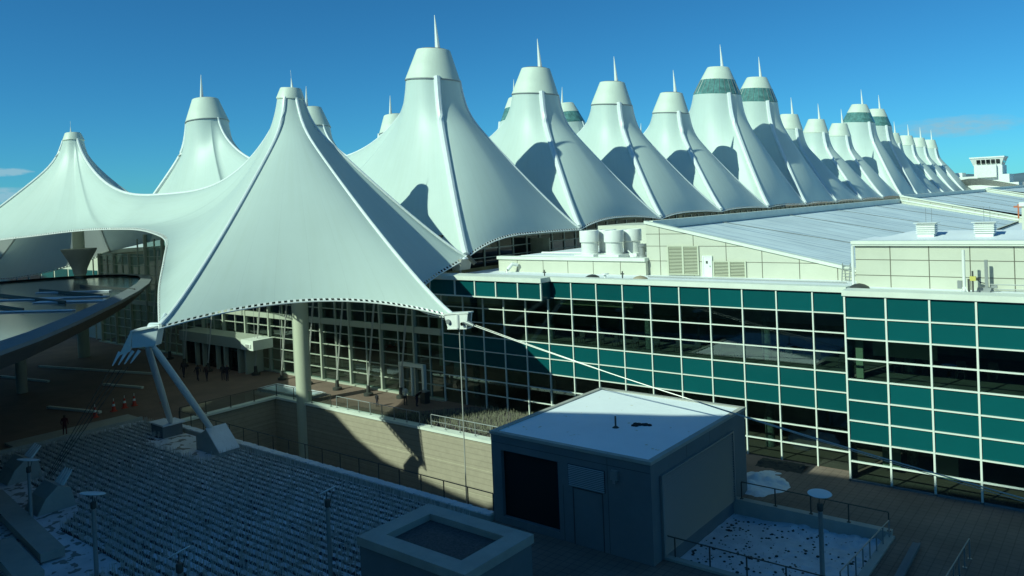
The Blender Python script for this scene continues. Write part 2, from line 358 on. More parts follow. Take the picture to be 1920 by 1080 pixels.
# ------------------------------------------------------------ tent roof
ORDN = ['front', 'second', 'third', 'fourth', 'fifth', 'sixth', 'seventh', 'eighth', 'ninth', 'tenth', 'eleventh', 'twelfth', 'thirteenth', 'fourteenth', 'fifteenth', 'sixteenth']
AX = 23.04           # mast to centre line
ME = -59.83; N0 = 42.48; BAY = 18.3
AZ = {1: 12.7, 2: 14.3, 3: 14.7}
def anchor_z(j): return AZ.get(j, 15.0)
def neck(k):
    big = k in (5, 6, 10, 11)
    if k == 0: return dict(r=1.15, z=27.55, zR=19.8, A=.12)
    if big: return dict(r=4.25, z=35.4, zR=26.0, A=.16)
    return dict(r=2.9, z=31.0, zR=23.4, A=.18)
def lerp(a, b, t): return a+(b-a)*t
def boundary(k, dens=1.0):
    """closed boundary seen from the mast, points (x outward, y north, z, profile exponent)"""
    nk = neck(k); zR = nk['zR']; zVs = (16.0 if k == 0 else 18.2); zVn = 18.2 if k > 0 else 16.0
    if k == 1: zVs = 16.0
    P = []
    def seg(a, b, n, ease=None, bul=None):
        n = max(2, int(n*dens))
        for i in range(n):
            t = i/n; te = ease(t) if ease else t
            x, y, z, p = (lerp(a[j], b[j], t) for j in range(4)); z = lerp(a[2], b[2], te)
            if bul:
                w_ = 4*t*(1-t); x += bul[0]*w_; y += bul[1]*w_; z += bul[2]*w_
            P.append((x, y, z, p))
    cosu = lambda t: .5-.5*math.cos(math.pi*t)
    An = (12.2, 9.15, anchor_z(k+1), 1.12)
    R = (-AX, 0, zR, 3.1); Vn = (-AX, 9.15, zVn, 2.2)
    seg(R, Vn, 14, cosu)
    seg(Vn, An, 26, lambda t: t**1.25, None)
    if k > 0:
        As = (12.2, -9.15, anchor_z(k), 1.12); Vs = (-AX, -9.15, zVs, 2.2)
        zm = 14.35 if k == 1 else 15.3
        n = max(2, int(30*dens))
        for i in range(n):
            t = i/n; y = lerp(9.15, -9.15, t); q = abs(2*t-1)
            ze = An[2] if t < .5 else As[2]
            P.append((12.2 - .5*(1-q*q), y, lerp(zm, ze, q**2.2), lerp(.78, 1.1, q**1.5)))
        seg(As, Vs, 26, lambda t: 1-(1-t)**1.25, None)
        seg(Vs, R, 14, cosu)
    else:
        CR = (22.9, -3.9, 9.75, 1.15); CL = (10.6, -18.1, 10.4, 1.15)
        seg(An, CR, 22, None, (-3.2, -2.2, -.9))
        i_ = len(P); seg(CR, CL, 34, None, (-2.6, 2.6, 1.05)); nq = len(P)-i_
        for j in range(nq): q_ = P[i_+j]; P[i_+j] = (q_[0], q_[1], q_[2], q_[3]-.30*(1-abs(2*j/nq-1)**2))
        oa = [CL, (5.4, -15.4, 12.4, 1.3), (2.0, -13.2, 14.3, 1.5), (-3.0, -10.4, 15.5, 1.8), (-9.2, -8.1, 16.0, 2.2), (-16, -6.6, 16.4, 2.8), (-AX, -6.2, 16.5, 3.1)]
        pts = [Vector(q[:3]) for q in oa]
        for i in range(len(oa)-1):
            p0 = pts[max(i-1, 0)]; p1 = pts[i]; p2 = pts[i+1]; p3 = pts[min(i+2, len(oa)-1)]
            n = max(2, int(7*dens))
            for j in range(n):
                t = j/n; q = .5*((2*p1)+(p2-p0)*t+(2*p0-5*p1+4*p2-p3)*t*t+(3*p1-p0-3*p2+p3)*t**3)
                P.append((q.x, q.y, q.z, lerp(oa[i][3], oa[i+1][3], t)))
        seg(oa[-1], R, 10, cosu)
    return P
TILT = .085
def neckpt(nk, bx, by):
    l = math.hypot(bx, by); return nk['r']*bx/l, nk['r']*by/l
def surf(nk, b, s):
    """point on the fabric along the line from neck (s=0) to boundary point b (s=1), local to mast"""
    x0, y0 = neckpt(nk, b[0], b[1])
    z0 = nk['z'] - TILT*x0
    g_ = (1-nk['A'])*(1-s)**b[3] + nk['A']*math.exp(-26*s)
    g_ -= nk['A']*math.exp(-26)*s
    return (lerp(x0, b[0], s), lerp(y0, b[1], s), b[2]+(z0-b[2])*g_)
def canopy(k, side):
    nk = neck(k); base = ME if side > 0 else ME-2*AX
    near = k < 5
    dens = 1.6 if near else .8; ns = 44 if near else 22
    B = boundary(k, dens); nb = len(B)
    Wp = lambda p: (base+side*p[0], N0+BAY*k+p[1], p[2])
    big = k in (5, 6, 10, 11)
    row = 'near' if side > 0 else 'far'
    if k == 0: lab = 'lowest front white fabric peak of the %s tent row, narrow neck and small cap' % row
    elif big: lab = 'tall white fabric peak with green glass collar, %s along the %s tent row' % (ORDN[k], row)
    else: lab = 'white fabric peak with plain cone cap, %s along the %s tent row' % (ORDN[k], row)
    T = thing('tent_peak', lab, 'tent roof', Wp((0, 0, 0)), 'white tensile peaks of the tent roof')
    # membrane
    mb = MB(); uv = []
    per = [0]
    for i in range(nb): a = B[i]; b = B[(i+1) % nb]; per.append(per[-1]+math.dist(a[:3], b[:3]))
    for i in range(ns+1):
        s = (i/ns)**1.7
        for j in range(nb+1):
            mb.v.append(Wp(surf(nk, B[j % nb], s))); uv.append((per[j], s))
    for i in range(ns):
        for j in range(nb):
            a = i*(nb+1)+j; q = (a, a+1, a+nb+2, a+nb+1); mb.f.append(q if side < 0 else q[::-1]); mb.mi.append(0)
    mb.uv = uv
    mo = mk('membrane', mb, M['fabric'], T, smooth=True)
    # cap, hatch, spire
    tl = Matrix.Rotation(side*math.atan(TILT), 3, 'Y'); c = Wp((0, 0, nk['z']))
    c = Vector(c); cb = MB()
    if k == 0:
        cb.lathe(c, [(1.12, -.35), (1.2, -.05), (1.26, 0), (1.24, .06), (.92, .9), (.86, .97), (.55, 1.0), (0.01, 1.0)], 28, 0, tl)
        top = .97; rt = .85
    elif big:
        cb.lathe(c, [(3.05, 2.75), (1.95, 5.0), (1.85, 5.06), (1.5, 5.05), (1.45, 4.8), (.01, 4.8)], 36, 0, tl); top = 5.0; rt = 1.9
    else:
        cb.lathe(c, [(2.86, -.3), (2.92, -.1), (3.0, 0), (2.96, .06), (1.82, 3.2), (1.76, 3.26), (1.45, 3.25), (1.4, 3.05), (.01, 3.05)], 36, 0, tl); top = 3.2; rt = 1.75
    co = mk('cap', cb, M['cap'], T, smooth=True)
    if big:
        gb = MB(); gb.lathe(c, [(4.2, -.1), (4.22, .15), (3.02, 2.78)], 36, 0, tl); mk('glass_collar', gb, M['collar'], T)
        gb = MB()
        for q in range(24):
            t = 2*math.pi*q/24; d = tl @ Vector((4.25*math.cos(t), 4.25*math.sin(t), .15)); e_ = tl @ Vector((3.06*math.cos(t), 3.06*math.sin(t), 2.78)); gb.tube([c+d, c+e_], .035, 4)
        if side > 0 and k < 8: mk('collar_frame', gb, M['steel'], T)
    if near and k > 0:
        hb = MB(); hb.lathe(c, [(rt*.8, top+.02), (rt*.8, top+.16), (.01, top+.16)], 20, 0, tl); mk('hatch', hb, M['darkin'], T)
        hb = MB(); hb.lathe(c, [(2.99, -.16), (3.03, -.12), (3.03, -.06), (2.99, -.02)], 36, 0, tl); mk('cap_seam', hb, M['steel'], T)
    sb = MB(); off = rt*.45
    p0 = c + tl @ Vector((side*off, -.1, top-.1)); h = 1.0 if k == 0 else (4.3 if big else 3.9)
    ln = Vector((-side*.055, -.02, 1)).normalized()
    sb.tube([p0, p0+ln*h*.3, p0+ln*h*.65, p0+ln*h], [r_*(.45 if k == 0 else 1) for r_ in (.30, .22, .13, .03)], 8)
    if k == 0: sb.tube([p0+ln*h, p0+ln*(h+.7)], .015, 4)
    mk('spire', sb, M['spire'], T, smooth=True)
    # cable covers on the folds
    n4 = []
    def fold(bx, r, name='cable_cover', s0=.0, s1=1.0, lift=.12, ex=None):
        pts = []
        for i in range(30):
            s = s0+(s1-s0)*(i/29)**1.4; p = surf(nk, bx, s); pts.append(Wp((p[0], p[1], p[2]+lift)))
        t = MB(); t.tube(pts, r if not isinstance(r, tuple) else [lerp(r[0], r[1], i/29) for i in range(30)], 8 if near else 6); mk(name, t, M['tube'], T, smooth=True)
    An = (12.2, 9.15, anchor_z(k+1), 1.12); As = (12.2, -9.15, anchor_z(k), 1.12)
    if k > 0:
        fold(As, (.36, .30) if not big else (.40, .32), lift=.16); fold(An, .16, lift=.04)
    else:
        fold((22.9, -3.9, 9.75, 1.15), .14, lift=.03); fold((10.6, -18.1, 10.4, 1.15), (.17, .11), lift=.06); fold(An, .12, lift=.02)
    fold((-AX, 0, nk['zR'], 3.1), .16, 'ridge_cover', lift=.04)
    # scalloped edge: cable with laced links
    if k < 9 and (side > 0 or k == 0):
        if k == 0: runs = [('front', lambda b: b[0] > 9.2 and b[1] < -3.8 or (b[0] > 9 and b[1] <= -3.9)), ('east', None), ('open', None)]
        eb = MB(); nbn = len(B)
        i0 = max(2, int(14*dens)) + max(2, int(26*dens))
        cnt = (max(2, int(30*dens)) if k > 0 else max(2, int(22*dens))+max(2, int(34*dens))+6*max(2, int(7*dens)))
        E = [Vector(Wp(B[(i0+j) % nbn][:3])) for j in range(cnt+1)]
        cen = Vector(Wp((-4, 0, 12)))
        O = []
        for p in E:
            d = Vector((p.x-cen.x, p.y-cen.y, 0)).normalized(); O.append(p + d*.20 + Vector((0, 0, -.17)))
        eb.tube(O, .055, 5)
        acc = 0.0; stp = .40 if near else 1.4
        for j in range(len(E)-1):
            L_ = (E[j+1]-E[j]).length; tpos = 0
            while acc + (L_-tpos) >= stp:
                tpos += stp-acc; acc = 0; f_ = tpos/L_; a = E[j].lerp(E[j+1], f_); b = O[j].lerp(O[j+1], f_); dd = (E[j+1]-E[j]).normalized()*.095
                eb.add([a-dd+Vector((0,0,.03)), a+dd+Vector((0,0,.03)), b+dd, b-dd], [(0, 1, 2, 3)])
            acc += L_-tpos
        mk('edge_cable', eb, M['white'], T)
    # mast below the cap
    if k < 6:
        t = MB(); b0 = Wp((0, 0, 0)); t.tube([(b0[0], b0[1], -7.0 if (k == 0 and side > 0) else .0), (b0[0], b0[1], nk['z']-.4)], .68 if k == 0 else .6, 24); mk('mast', t, M['mastp'], T, smooth=True)
    return T
M['mastp'] = mat('cream_mast_paint', (.52, .54, .42), .55)
for k in range(16):
    canopy(k, 1)
for k in range(16):
    canopy(k, -1)
# flared capital on the far front column
g = MB(); g.lathe((-105.91, 42.48, 10.9), [(.75, -.3), (.85, .3), (1.3, 1.4), (2.0, 2.7), (2.05, 2.9), (.8, 2.95)], 28)
mk('column_capital', g, M['concrete'], label='flared funnel capital round the far front tent column', cat='column capital', smooth=True)

# ------------------------------------------------------------ curtain wall builders
R0 = 10.934; DR = 1.2197
def rz(i): return 11.02 if i == 0 else R0-DR*i
def curtain(parent, xs, yn, kinds, nrow=9, mw=.042, mh=.032, depth=.10, skip0=0, mm='mullion', nolast=False):
    """kinds[i] = 's' spandrel row or 'g' glass row, i = row index"""
    fr = MB()
    for x in (xs[:-1] if nolast else xs): fr.box(x-mw, x+mw, yn-depth, yn+.05, rz(nrow), rz(skip0))
    for i in range(skip0, nrow+1):
        for a, b in zip(xs[:-1], xs[1:]): fr.box(a+mw, b-mw, yn-depth+.012, yn+.04, rz(i)-mh, rz(i)+mh)
    mk('mullion_grid', fr, M[mm], parent)
    for a, b in zip(xs[:-1], xs[1:]):
        i = skip0
        while i < nrow:
            j = i
            while j < nrow and kinds[j] == kinds[i]: j += 1
            if kinds[i] == 's':
                for q in range(i, j):
                    t = MB(); t.box(a+.01, b-.01, yn, yn+.03, rz(q+1)+.003, rz(q)-.003)
                    if b < 2: mk('spandrel_panel', t, M['spandrel'], parent)
                    else: mk('spandrel_panel', t, M['spandrel'], parent)
            else:
                t = MB(); t.add([(a+.01, yn+.01, rz(j)+.003), (b-.01, yn+.01, rz(j)+.003), (b-.01, yn+.01, rz(i)-.003), (a+.01, yn+.01, rz(i)-.003)], [(0, 1, 2, 3)]); mk('window', t, M['glass'], parent)
            i = j
# main wing
NF = 49.35
tw = thing('terminal_wing', 'green glass terminal wing with cream grid, running from under the tent to the step', 'building', (-31.5, NF, 0))
xs = [-48.66] + [-34.59+2.3013*c for c in range(-5, 9)] + [-14.12]
curtain(tw, [x for x in xs if x > -37.0], NF, 'sgggssggg')
curtain(tw, [x for x in xs if x < -36.8], NF, 'sgggssggg', skip0=1, nolast=True)
bx = [-48.8+.0] + [-36.62-2.3*i for i in range(4, -1, -1)]
t = MB()
for x in bx: t.box(x-.05, x+.05, 48.06, 48.2, rz(1)-.1, 11.02)
for a, b in zip(bx[:-1], bx[1:]): t.box(a+.05, b-.05, 48.07, 48.2, rz(1)-.10, rz(1)); t.box(a+.05, b-.05, 48.07, 48.2, 10.97, 11.02)
mk('band_frame', t, M['mullion'], tw)
for a, b in zip(bx[:-1], bx[1:]):
    t = MB(); t.box(a+.01, b-.01, 48.18, 48.21, rz(1), 10.97); mk('spandrel_panel', t, M['spandrel'], tw)
t = MB(); t.box(-48.8, -36.66, 48.22, 49.2, rz(1)-.06, rz(1)+.02); mk('soffit', t, M['steel'], tw)
t = MB(); t.box(-36.66, -36.56, 48.2, 49.3, rz(1)-.05, 11.0); mk('return_panel', t, M['spandrel'], tw)
t = MB(); t.box(-48.9, -36.5, 47.96, 49.2, 11.02, 11.38); t.box(-48.9, -14.1, 49.2, 50.0, 11.02, 11.36); t.box(-36.5, -14.1, 49.16, 49.2, 11.02, 11.36); mk('coping', t, M['coping'], tw)
t = MB(); t.box(-48.6, 30, 50.0, 330, 10.7, 11.1); mk('roof', t, M['roofsnow'], tw)
# interior seen through the glass
t = MB(); t.box(-48.6, 30, 49.6, 62, 5.2, 5.95); t.box(-48.6, 30, 49.6, 62, 9.75, 10.6); t.box(-48.6, 30, 49.6, 62, 3.62, 3.75); mk('floor_slab', t, M['infloor'], tw)
t = MB(); t.box(-48.6, 30, 58, 58.2, .02, 10.6); mk('inner_wall', t, M['inwall'], tw)
t = MB(); t.box(-36.5, -29.5, 49.85, 50.0, 9.2, 9.7); t.box(-28.5, -14.4, 49.85, 50.0, 9.5, 9.7); t.box(-36.5, -14.4, 49.85, 50, 3.4, 3.62); mk('blind_strip', t, M['olive'], tw)
for x in (-29.2, -20.1, -38.4, -46.9, -11.2, -4.0, 5.0):
    t = MB(); t.tube([(x, 51.6, .02), (x, 51.6, 9.75)], .32, 16); mk('inner_column', t, M['incol'], tw, smooth=True)
t = MB(); t.box(-13.2, -9.6, 51.2, 51.4, 6.9, 8.55); t.box(-13.5, -13.1, 48.6, 48.8, 6.0, 8.55); t.box(-12.6, -11.6, 50.2, 50.4, .3, 2.4); t.box(-9.9, -8.6, 50.6, 50.8, .1, 2.4); mk('pale_partition', t, M['board'], tw)
for i in range(18):
    x = -35+i*1.65+random.uniform(-.2, .2); 
    if -15 < x < -13: continue
    t = MB(); y = 50.8+random.random()*.8; t.box(x-.25, x+.25, y, y+.45, 6.35, 6.42); t.box(x-.25, x+.25, y+.4, y+.46, 6.42, 6.95)
    for dx in (-.22, .22):
        for dy in (.03, .42): t.box(x+dx-.02, x+dx+.02, y+dy-.02, y+dy+.02, 5.95, 6.35)
    mk('inner_chair', t, M['darkmetal'], tw)
# right wing, one step forward
NG = 47.83
rw = thing('terminal_wing', 'nearest green glass terminal wing at the right edge, one step forward of its neighbour', 'building', (0, NG, 0))
xg = [-13.81+2.2739*c for c in range(0, 9)]
curtain(rw, xg, NG, 'ssggsssgg', mw=.05, mh=.038)
t = MB(); t.box(-13.93, 8, NG-.18, NG+1.2, 11.02, 11.34); mk('coping', t, M['coping'], rw)
t = MB(); t.box(-13.9, 8, NG+1.2, 54.5, 10.85, 11.12); mk('roof', t, M['roofsnow'], rw)
t = MB(); t.box(-13.86, -13.80, NG+.06, 49.3, 0, 11.02); mk('return_panel', t, M['spandrel'], rw)
t = MB(); t.box(-13.7, 8, NG+.2, 49.6, 5.2, 5.95); t.box(-13.7, 8, NG+.2, 49.6, 8.6, 10.6); t.box(-13.7, 8, NG+.2, 49.6, 2.5, 3.75); mk('floor_slab', t, M['infloor'], rw)
t = MB(); t.box(-13.9, 8, NG-.1, NG+.1, -.1, .10); mk('plinth', t, M['dconcrete'], rw)

# great-hall end wall under the tent
NE = 49.35
hw = thing('glass_end_wall', 'tall glazed end wall of the hall under the front tent with thick cream columns', 'glass wall', (-82, NE, 0))
big_x = [-52.2-4.57*i for i in range(15)]
t = MB()
for x in big_x: t.box(x-.11, x+.11, NE-.32, NE+.1, .12, 15.2 if -106 < x < -63 else 12.6)
mk('column_fins', t, M['shade_mullion'], hw)
t = MB()
for x in big_x: t.box(x-2.285-.045, x-2.285+.045, NE-.12, NE+.06, .12, 14.6 if -106 < x < -63 else 12.4)
for r_ in range(0, 12):
    z = 1.22*r_+.1
    if r_ == 5: continue
    for a, b in zip(big_x[1:], big_x[:-1]):
        if z > 12.3 and not -106 < a < -63: continue
        t.box(a+.11, b-.11, NE-.13, NE+.05, z-.035, z+.035)
    if z < 12: t.box(-52.0, -48.75, NE-.13, NE+.05, z-.035, z+.035)
t.box(-50.4, -50.3, NE-.12, NE+.06, .12, 12)
mk('mullion_grid', t, M['shade_mullion'], hw)
t = MB(); t.box(-117, -48.75, NE-.25, NE+.04, 5.85, 6.4); mk('transom_beam', t, M['shade_mullion'], hw)
for a, b in zip([x for x in big_x[1:]]+[-48.75], [x for x in big_x[:-1]]+[-52.2]):
    a, b = min(a, b), max(a, b)
    t = MB(); t.add([(a, NE, .1), (b, NE, .1), (b, NE, 15.2 if -106 < a < -63 else 12.6), (a, NE, 15.2 if -106 < a < -63 else 12.6)], [(0, 1, 2, 3)]); mk('window', t, M['glass'], hw)
t = MB(); t.box(-117, -48.7, NE-.35, NE+.3, 0, .14); mk('sill', t, M['shade_mullion'], hw)
t = MB(); t.box(-54.1, -53.85, NE-.5, NE-.13, .1, 2.75); t.box(-51.1, -50.85, NE-.5, NE-.13, .1, 2.75); t.box(-54.1, -50.85, NE-.52, NE-.13, 2.75, 3.05); t.box(-52.56, -52.4, NE-.48, NE-.13, .1, 2.75); mk('door_frame', t, M['mullion'], hw)
# hall interior
hi = thing('hall_interior', 'dark inner floor and back wall of the hall behind the glazed end wall', 'interior', (-82, 55, 0))
t = MB(); t.box(-117, -48.9, 66, 66.2, .02, 13.5); mk('inner_wall', t, M['inwall'], hi)
t = MB(); t.box(-117, -48.9, 60, 66, 5.3, 5.9); t.box(-117, -48.9, 59.9, 60, 5.9, 6.9); mk('balcony', t, M['infloor'], hi)
# entrance vestibule
pv = thing('entrance_vestibule', 'grey entrance vestibule with sliding doors under the tent, right end sunlit', 'vestibule', (-82, 47.5, 0))
t = MB(); t.box(-89.6, -75.9, 46.6, 49.0, 2.75, 3.9); mk('canopy_box', t, M['shade_mullion'], pv)
t = MB(); t.box(-75.9, -73.6, 46.2, 48.6, 2.85, 3.9); mk('corner_box', t, M['coping'], pv)
for i, x in enumerate([-89.3, -86.4, -84.8, -81.9, -80.3, -77.5, -76.1]):
    t = MB(); t.box(x-.14, x+.14, 46.8, 48.9, 0, 2.75); mk('door_post', t, M['shade_mullion'], pv)
for a, b in ((-89.1, -86.6), (-86.2, -85.0), (-84.6, -82.1), (-81.7, -80.5), (-80.1, -77.7)):
    t = MB(); t.box(a, b, 47.2, 47.25, .05, 2.7); mk('door_glass', t, M['glassdark'], pv)
t = MB(); t.box(-75.0, -74.0, 46.12, 46.18, 3.1, 3.5, 0)
for q in range(3): t.box(-74.9, -74.2, 46.08, 46.12, 3.16+q*.12, 3.2+q*.12, 1)
mk('sign_plate', t, [M['white'], M['darkmetal']], pv)
# stay rods from pads in the paving up to the wall
for i, (x, y) in enumerate([(-53.1, 48.1), (-56.55, 47.2), (-61.1, 47.2), (-65.7, 47.2), (-70.1, 47.2), (-74.9, 47.2), (-81.6, 45.6), (-86.8, 45.6), (-93.3, 47.2), (-97.9, 47.2)]):
    T = thing('stay_rods', 'steel stay rods rising from a dark pad, %s from the right along the glazed wall' % ORDN[i].replace('front', 'first'), 'stay rods', (x, y, 0), 'stay rods before the glazed end wall')
    t = MB()
    for dx in (-.16, -.05, .07): t.tube([(x+dx*.6, y, .9), (x+dx+1.15, y+.9, 13.2)], .028, 5)
    t.tube([(x, y, .9), (x-1.2, y+.9, 13.2)], .02, 5)
    mk('rod', t, M['cable'], T)
    t = MB(); t.lathe((x, y, 0), [(.45, 0), (.45, .22), (.2, .3), (.16, .95), (.01, .95)], 14); mk('base_pad', t, M['darkmetal'], T, smooth=True)

# far (west) wing and hall side walls
ww = thing('west_terminal_wing', 'far green windowed wing seen through the open tent arch at left', 'building', (-150, 52, 0))
t = MB(); t.box(-230, -118.2, 50.2, 330, 0, 12.4); mk('wall', t, M['panel'], ww)
for i in range(16):
    x = -119.2-i*5.2
    for z in (3.2, 7.6):
        t = MB(); t.box(x-4.6, x, 50.1, 50.2, z, z+2.4); mk('window', t, M['spandrel'], ww)
t = MB(); t.box(-231, -118.0, 49.9, 330.4, 12.4, 13); mk('coping', t, M['coping'], ww)
cw = thing('clerestory_wall', 'dark glazed clerestory wall behind the scalloped tent edge above the roofs', 'glass wall', (-50.3, 180, 11))
t = MB(); t.box(-51.6, -51.4, 50.2, 335, 11.1, 14.6); mk('window', t, M['glassdark'], cw)
t = MB()
for i in range(60):
    y = 51.5+i*2.3
    t.box(-51.4, -51.28, y-.06, y+.06, 11.1, 14.6)
for z in (12.0, 12.9, 13.8): t.box(-51.4, -51.3, 50.2, 190, z-.04, z+.04)
mk('mullion_grid', t, M['shade_mullion'], cw)

# ------------------------------------------------------------ penthouses and sloped roofs
def panelwall(mb_p, mb_j, x0, x1, y, z0, ztop, vx, hz):
    """flat wall polygon with joints; ztop = function x->z"""
    pts = [(x0, y, z0), (x1, y, z0), (x1, y, ztop(x1)), (x0, y, ztop(x0))]
    mb_p.slab(pts, (0, .4, 0))
    for x in vx: mb_j.box(x-.025, x+.025, y-.008, y+.01, z0, ztop(x)-.05)
    for z in hz:
        xe = x1
        if ztop(x1) < z < ztop(x0): xe = x0+(x1-x0)*(ztop(x0)-z)/(ztop(x0)-ztop(x1))
        elif z > ztop(x0): continue
        mb_j.box(x0, xe, y-.010, y+.01, z-.02, z+.02)
lp = thing('low_penthouse', 'low cream panelled rooftop block carrying the white exhaust drums', 'building', (-39, 56, 11.1))
a = MB(); b = MB(); panelwall(a, b, -46.3, -30.95, 54.6, 11.1, lambda x: 12.22, [-44.1, -41.2, -38.55, -35.95, -33.3], [])
mk('wall', a, M['panel'], lp); mk('panel_joint', b, M['joint'], lp)
t = MB(); t.box(-46.4, -30.95, 54.45, 55.1, 12.22, 12.5); mk('coping', t, M['coping'], lp)
t = MB(); t.box(-46.3, -30.95, 55.1, 75, 12.05, 12.3); mk('roof', t, M['roofsnow'], lp)
t = MB(); t.box(-44, -35.0, 68, 75, 12.3, 14.6); t.box(-34.6, -31.2, 70, 78, 12.3, 14.2); mk('rear_block', t, M['panel'], lp)
t = MB(); t.tube([(-43.9, 54.4, 11.75), (-44.2, 54.0, 11.85), (-44.5, 53.7, 11.4), (-44.6, 53.6, 11.1)], .17, 12); mk('elbow_pipe', t, M['white'], lp, smooth=True)

t = MB(); t.tube([(-33.9, 56.9, 12.9), (-33.2, 56.6, 12.5), (-32.9, 56.5, 12.42)], .05, 6); t.tube([(-45.5, 57, 12.36), (-39.2, 57, 12.36), (-39.2, 60, 12.36)], .05, 6); t.tube([(-45.5, 60.2, 12.4), (-35.2, 60.2, 12.4)], .09, 8); mk('roof_pipe', t, M['white'], lp, smooth=True)
t = MB(); t.tube([(-36.2, 50.4, 11.18), (-15.0, 50.4, 11.18)], .035, 6); t.tube([(-30.0, 53.2, 11.2), (-15.2, 53.2, 11.2)], .05, 6)
for i in range(9): t.box(-34+i*2.1, -33.8+i*2.1, 50.3, 50.5, 11.1, 11.16)
mk('roof_pipe', t, M['steel'], tw, smooth=True)
def shed(label, x0, x1, y0, y1, zw, ze, front_detail=False, hz=(), vx=()):
    T = thing('sloped_roof_building', label, 'building', ((x0+x1)/2, y0, 11.1))
    zt = lambda x: zw+(ze-zw)*(x-x0)/(x1-x0)
    a = MB(); b = MB(); panelwall(a, b, x0, x1, y0, 11.1, lambda x: zt(x)-.22, vx, hz)
    a.box(x0, x0+.35, y0+.4, y1, 11.1, zw-.25); a.slab([(x0+.35, y1-.4, 11.1), (x1, y1-.4, 11.1), (x1, y1-.4, ze-.25), (x0+.35, y1-.4, zw-.25)], (0, .4, 0))
    a.box(x1-.3, x1, y0+.4, y1-.4, 11.1, ze-.3)
    mk('wall', a, M['panel'], T); mk('panel_joint', b, M['joint'], T)
    t = MB(); t.slab([(x0+.4, y0+.3, zw-.75), (x1, y0+.3, ze-.35), (x1, y1-.3, ze-.35), (x0+.4, y1-.3, zw-.75)], (0, 0, -.15)); mk('sloped_roof', t, M['shedroof'], T)
    t = MB()
    def sl(y, w_, th): t.slab([(x0-.1, y, zt(x0)-.22), (x1+.05, y, zt(x1)-.22), (x1+.05, y, zt(x1)), (x0-.1, y, zt(x0))], (0, w_, 0))
    sl(y0-.12, .55, 0); sl(y1-.5, .55, 0); t.box(x0-.12, x0+.42, y0+.43, y1-.5, zw-.7, zw-.03)
    mk('coping', t, M['coping'], T)
    for q in (.16, .37, .58, .8):
        t = MB(); yy = lerp(y0, y1, q); t.tube([(x0+.5, yy, zw-.70), (x1-.2, yy+5, ze-.30)], .035, 4)
        mk('roof_conductor', t, M['steel'], T)
    return T
s1 = shed('large white sloping roof over a cream panelled wall with louvres and a door', -31.1, -14.3, 55.1, 139, 15.45, 11.75, hz=(12.24, 13.42, 14.38), vx=(-29.9, -27.0, -24.35, -21.6, -18.9, -16.3))
s2 = shed('second white sloping roof beyond the large one', -31.3, -8, 141.5, 232, 16.0, 10.6, vx=[-30+3.2*i for i in range(7)])
s3 = shed('farthest white sloping roof at the right edge below the control tower', -31.3, 0, 234.5, 330, 16.3, 9.6, vx=[-30+4*i for i in range(8)])
def louver(parent, x0, x1, y, z0, z1, n, split=True, m='louver', sx=None):
    t = MB(); t.box(x0, x1, y-.02, y-.005, z0, z1); mk('louver_dark_sheet', t, M['black'], parent)  # black sheet painted for the shade behind the slats
    t = MB()
    for i in range(n):
        z = z0+(i+.5)*(z1-z0)/n; h = (z1-z0)/n*.30
        t.add([(x0+.05, y-.12, z-h), (x1-.05, y-.12, z-h), (x1-.05, y-.03, z+h), (x0+.05, y-.03, z+h)], [(0, 1, 2, 3)])
    t.box(x0-.06, x0+.05, y-.13, y-.015, z0-.06, z1+.06); t.box(x1-.05, x1+.06, y-.13, y-.015, z0-.06, z1+.06)
    t.box(x0+.05, x1-.05, y-.13, y-.015, z1, z1+.06); t.box(x0+.05, x1-.05, y-.13, y-.015, z0-.06, z0)
    if split: xm = (x0+x1)/2; t.box(xm-.07, xm+.07, y-.135, y-.015, z0, z1)
    return mk('louver', t, M[m], parent)
louver(s1, -29.15, -26.6, 55.1, 11.25, 13.38, 19); louver(s1, -25.35, -22.85, 55.1, 11.15, 12.24, 10)
t = MB(); t.box(-26.15, -25.55, 54.98, 55.12, 11.1, 12.62); t.box(-26.25, -26.15, 54.95, 55.12, 11.1, 12.7); t.box(-25.55, -25.45, 54.95, 55.12, 11.1, 12.7); t.box(-26.15, -25.55, 54.95, 55.12, 12.62, 12.7); d = mk('door', t, M['white'], s1)
t = MB(); t.box(-25.95, -25.8, 54.96, 54.98, 12.1, 12.3); mk('sign_square', t, M['darkmetal'], d)
t = MB(); t.box(-25.65, -25.6, 54.93, 54.98, 11.85, 11.95); mk('handle', t, M['steel'], d)
rp = thing('right_penthouse', 'cream panelled rooftop block at right with snowy roof and two white vents', 'building', (-3, 52, 11.1))
a = MB(); b = MB(); panelwall(a, b, -14.2, 9, 51.8, 10.9, lambda x: 13.72, [-12.15, -9.98, -7.81, -5.6, -3.4, -1.2, 1], [11.85, 12.83])
a.box(-14.2, -13.8, 52.2, 57, 10.9, 13.72); mk('wall', a, M['panel'], rp); mk('panel_joint', b, M['joint'], rp)
t = MB(); t.box(-14.36, 9, 51.6, 52.1, 13.72, 13.82); t.box(-14.4, 9, 51.55, 52.1, 13.82, 14.02); mk('coping', t, M['coping'], rp)
t = MB(); t.box(-14.4, 9, 52.1, 57.2, 13.6, 13.96)
t.add([(-13.6, 53.4, 13.965), (9, 53.4, 13.965), (9, 57.2, 14.35), (-11.9, 57.2, 14.35), (-13.6, 57.2, 13.965)], [(0, 1, 2, 3), (0, 3, 4)])
mk('roof', t, M['roofsnow'], rp)
t = MB(); t.tube([(-14.33, 51.66, 10.9), (-14.33, 51.66, 13.7)], .09, 10); mk('downpipe', t, M['white'], rp)
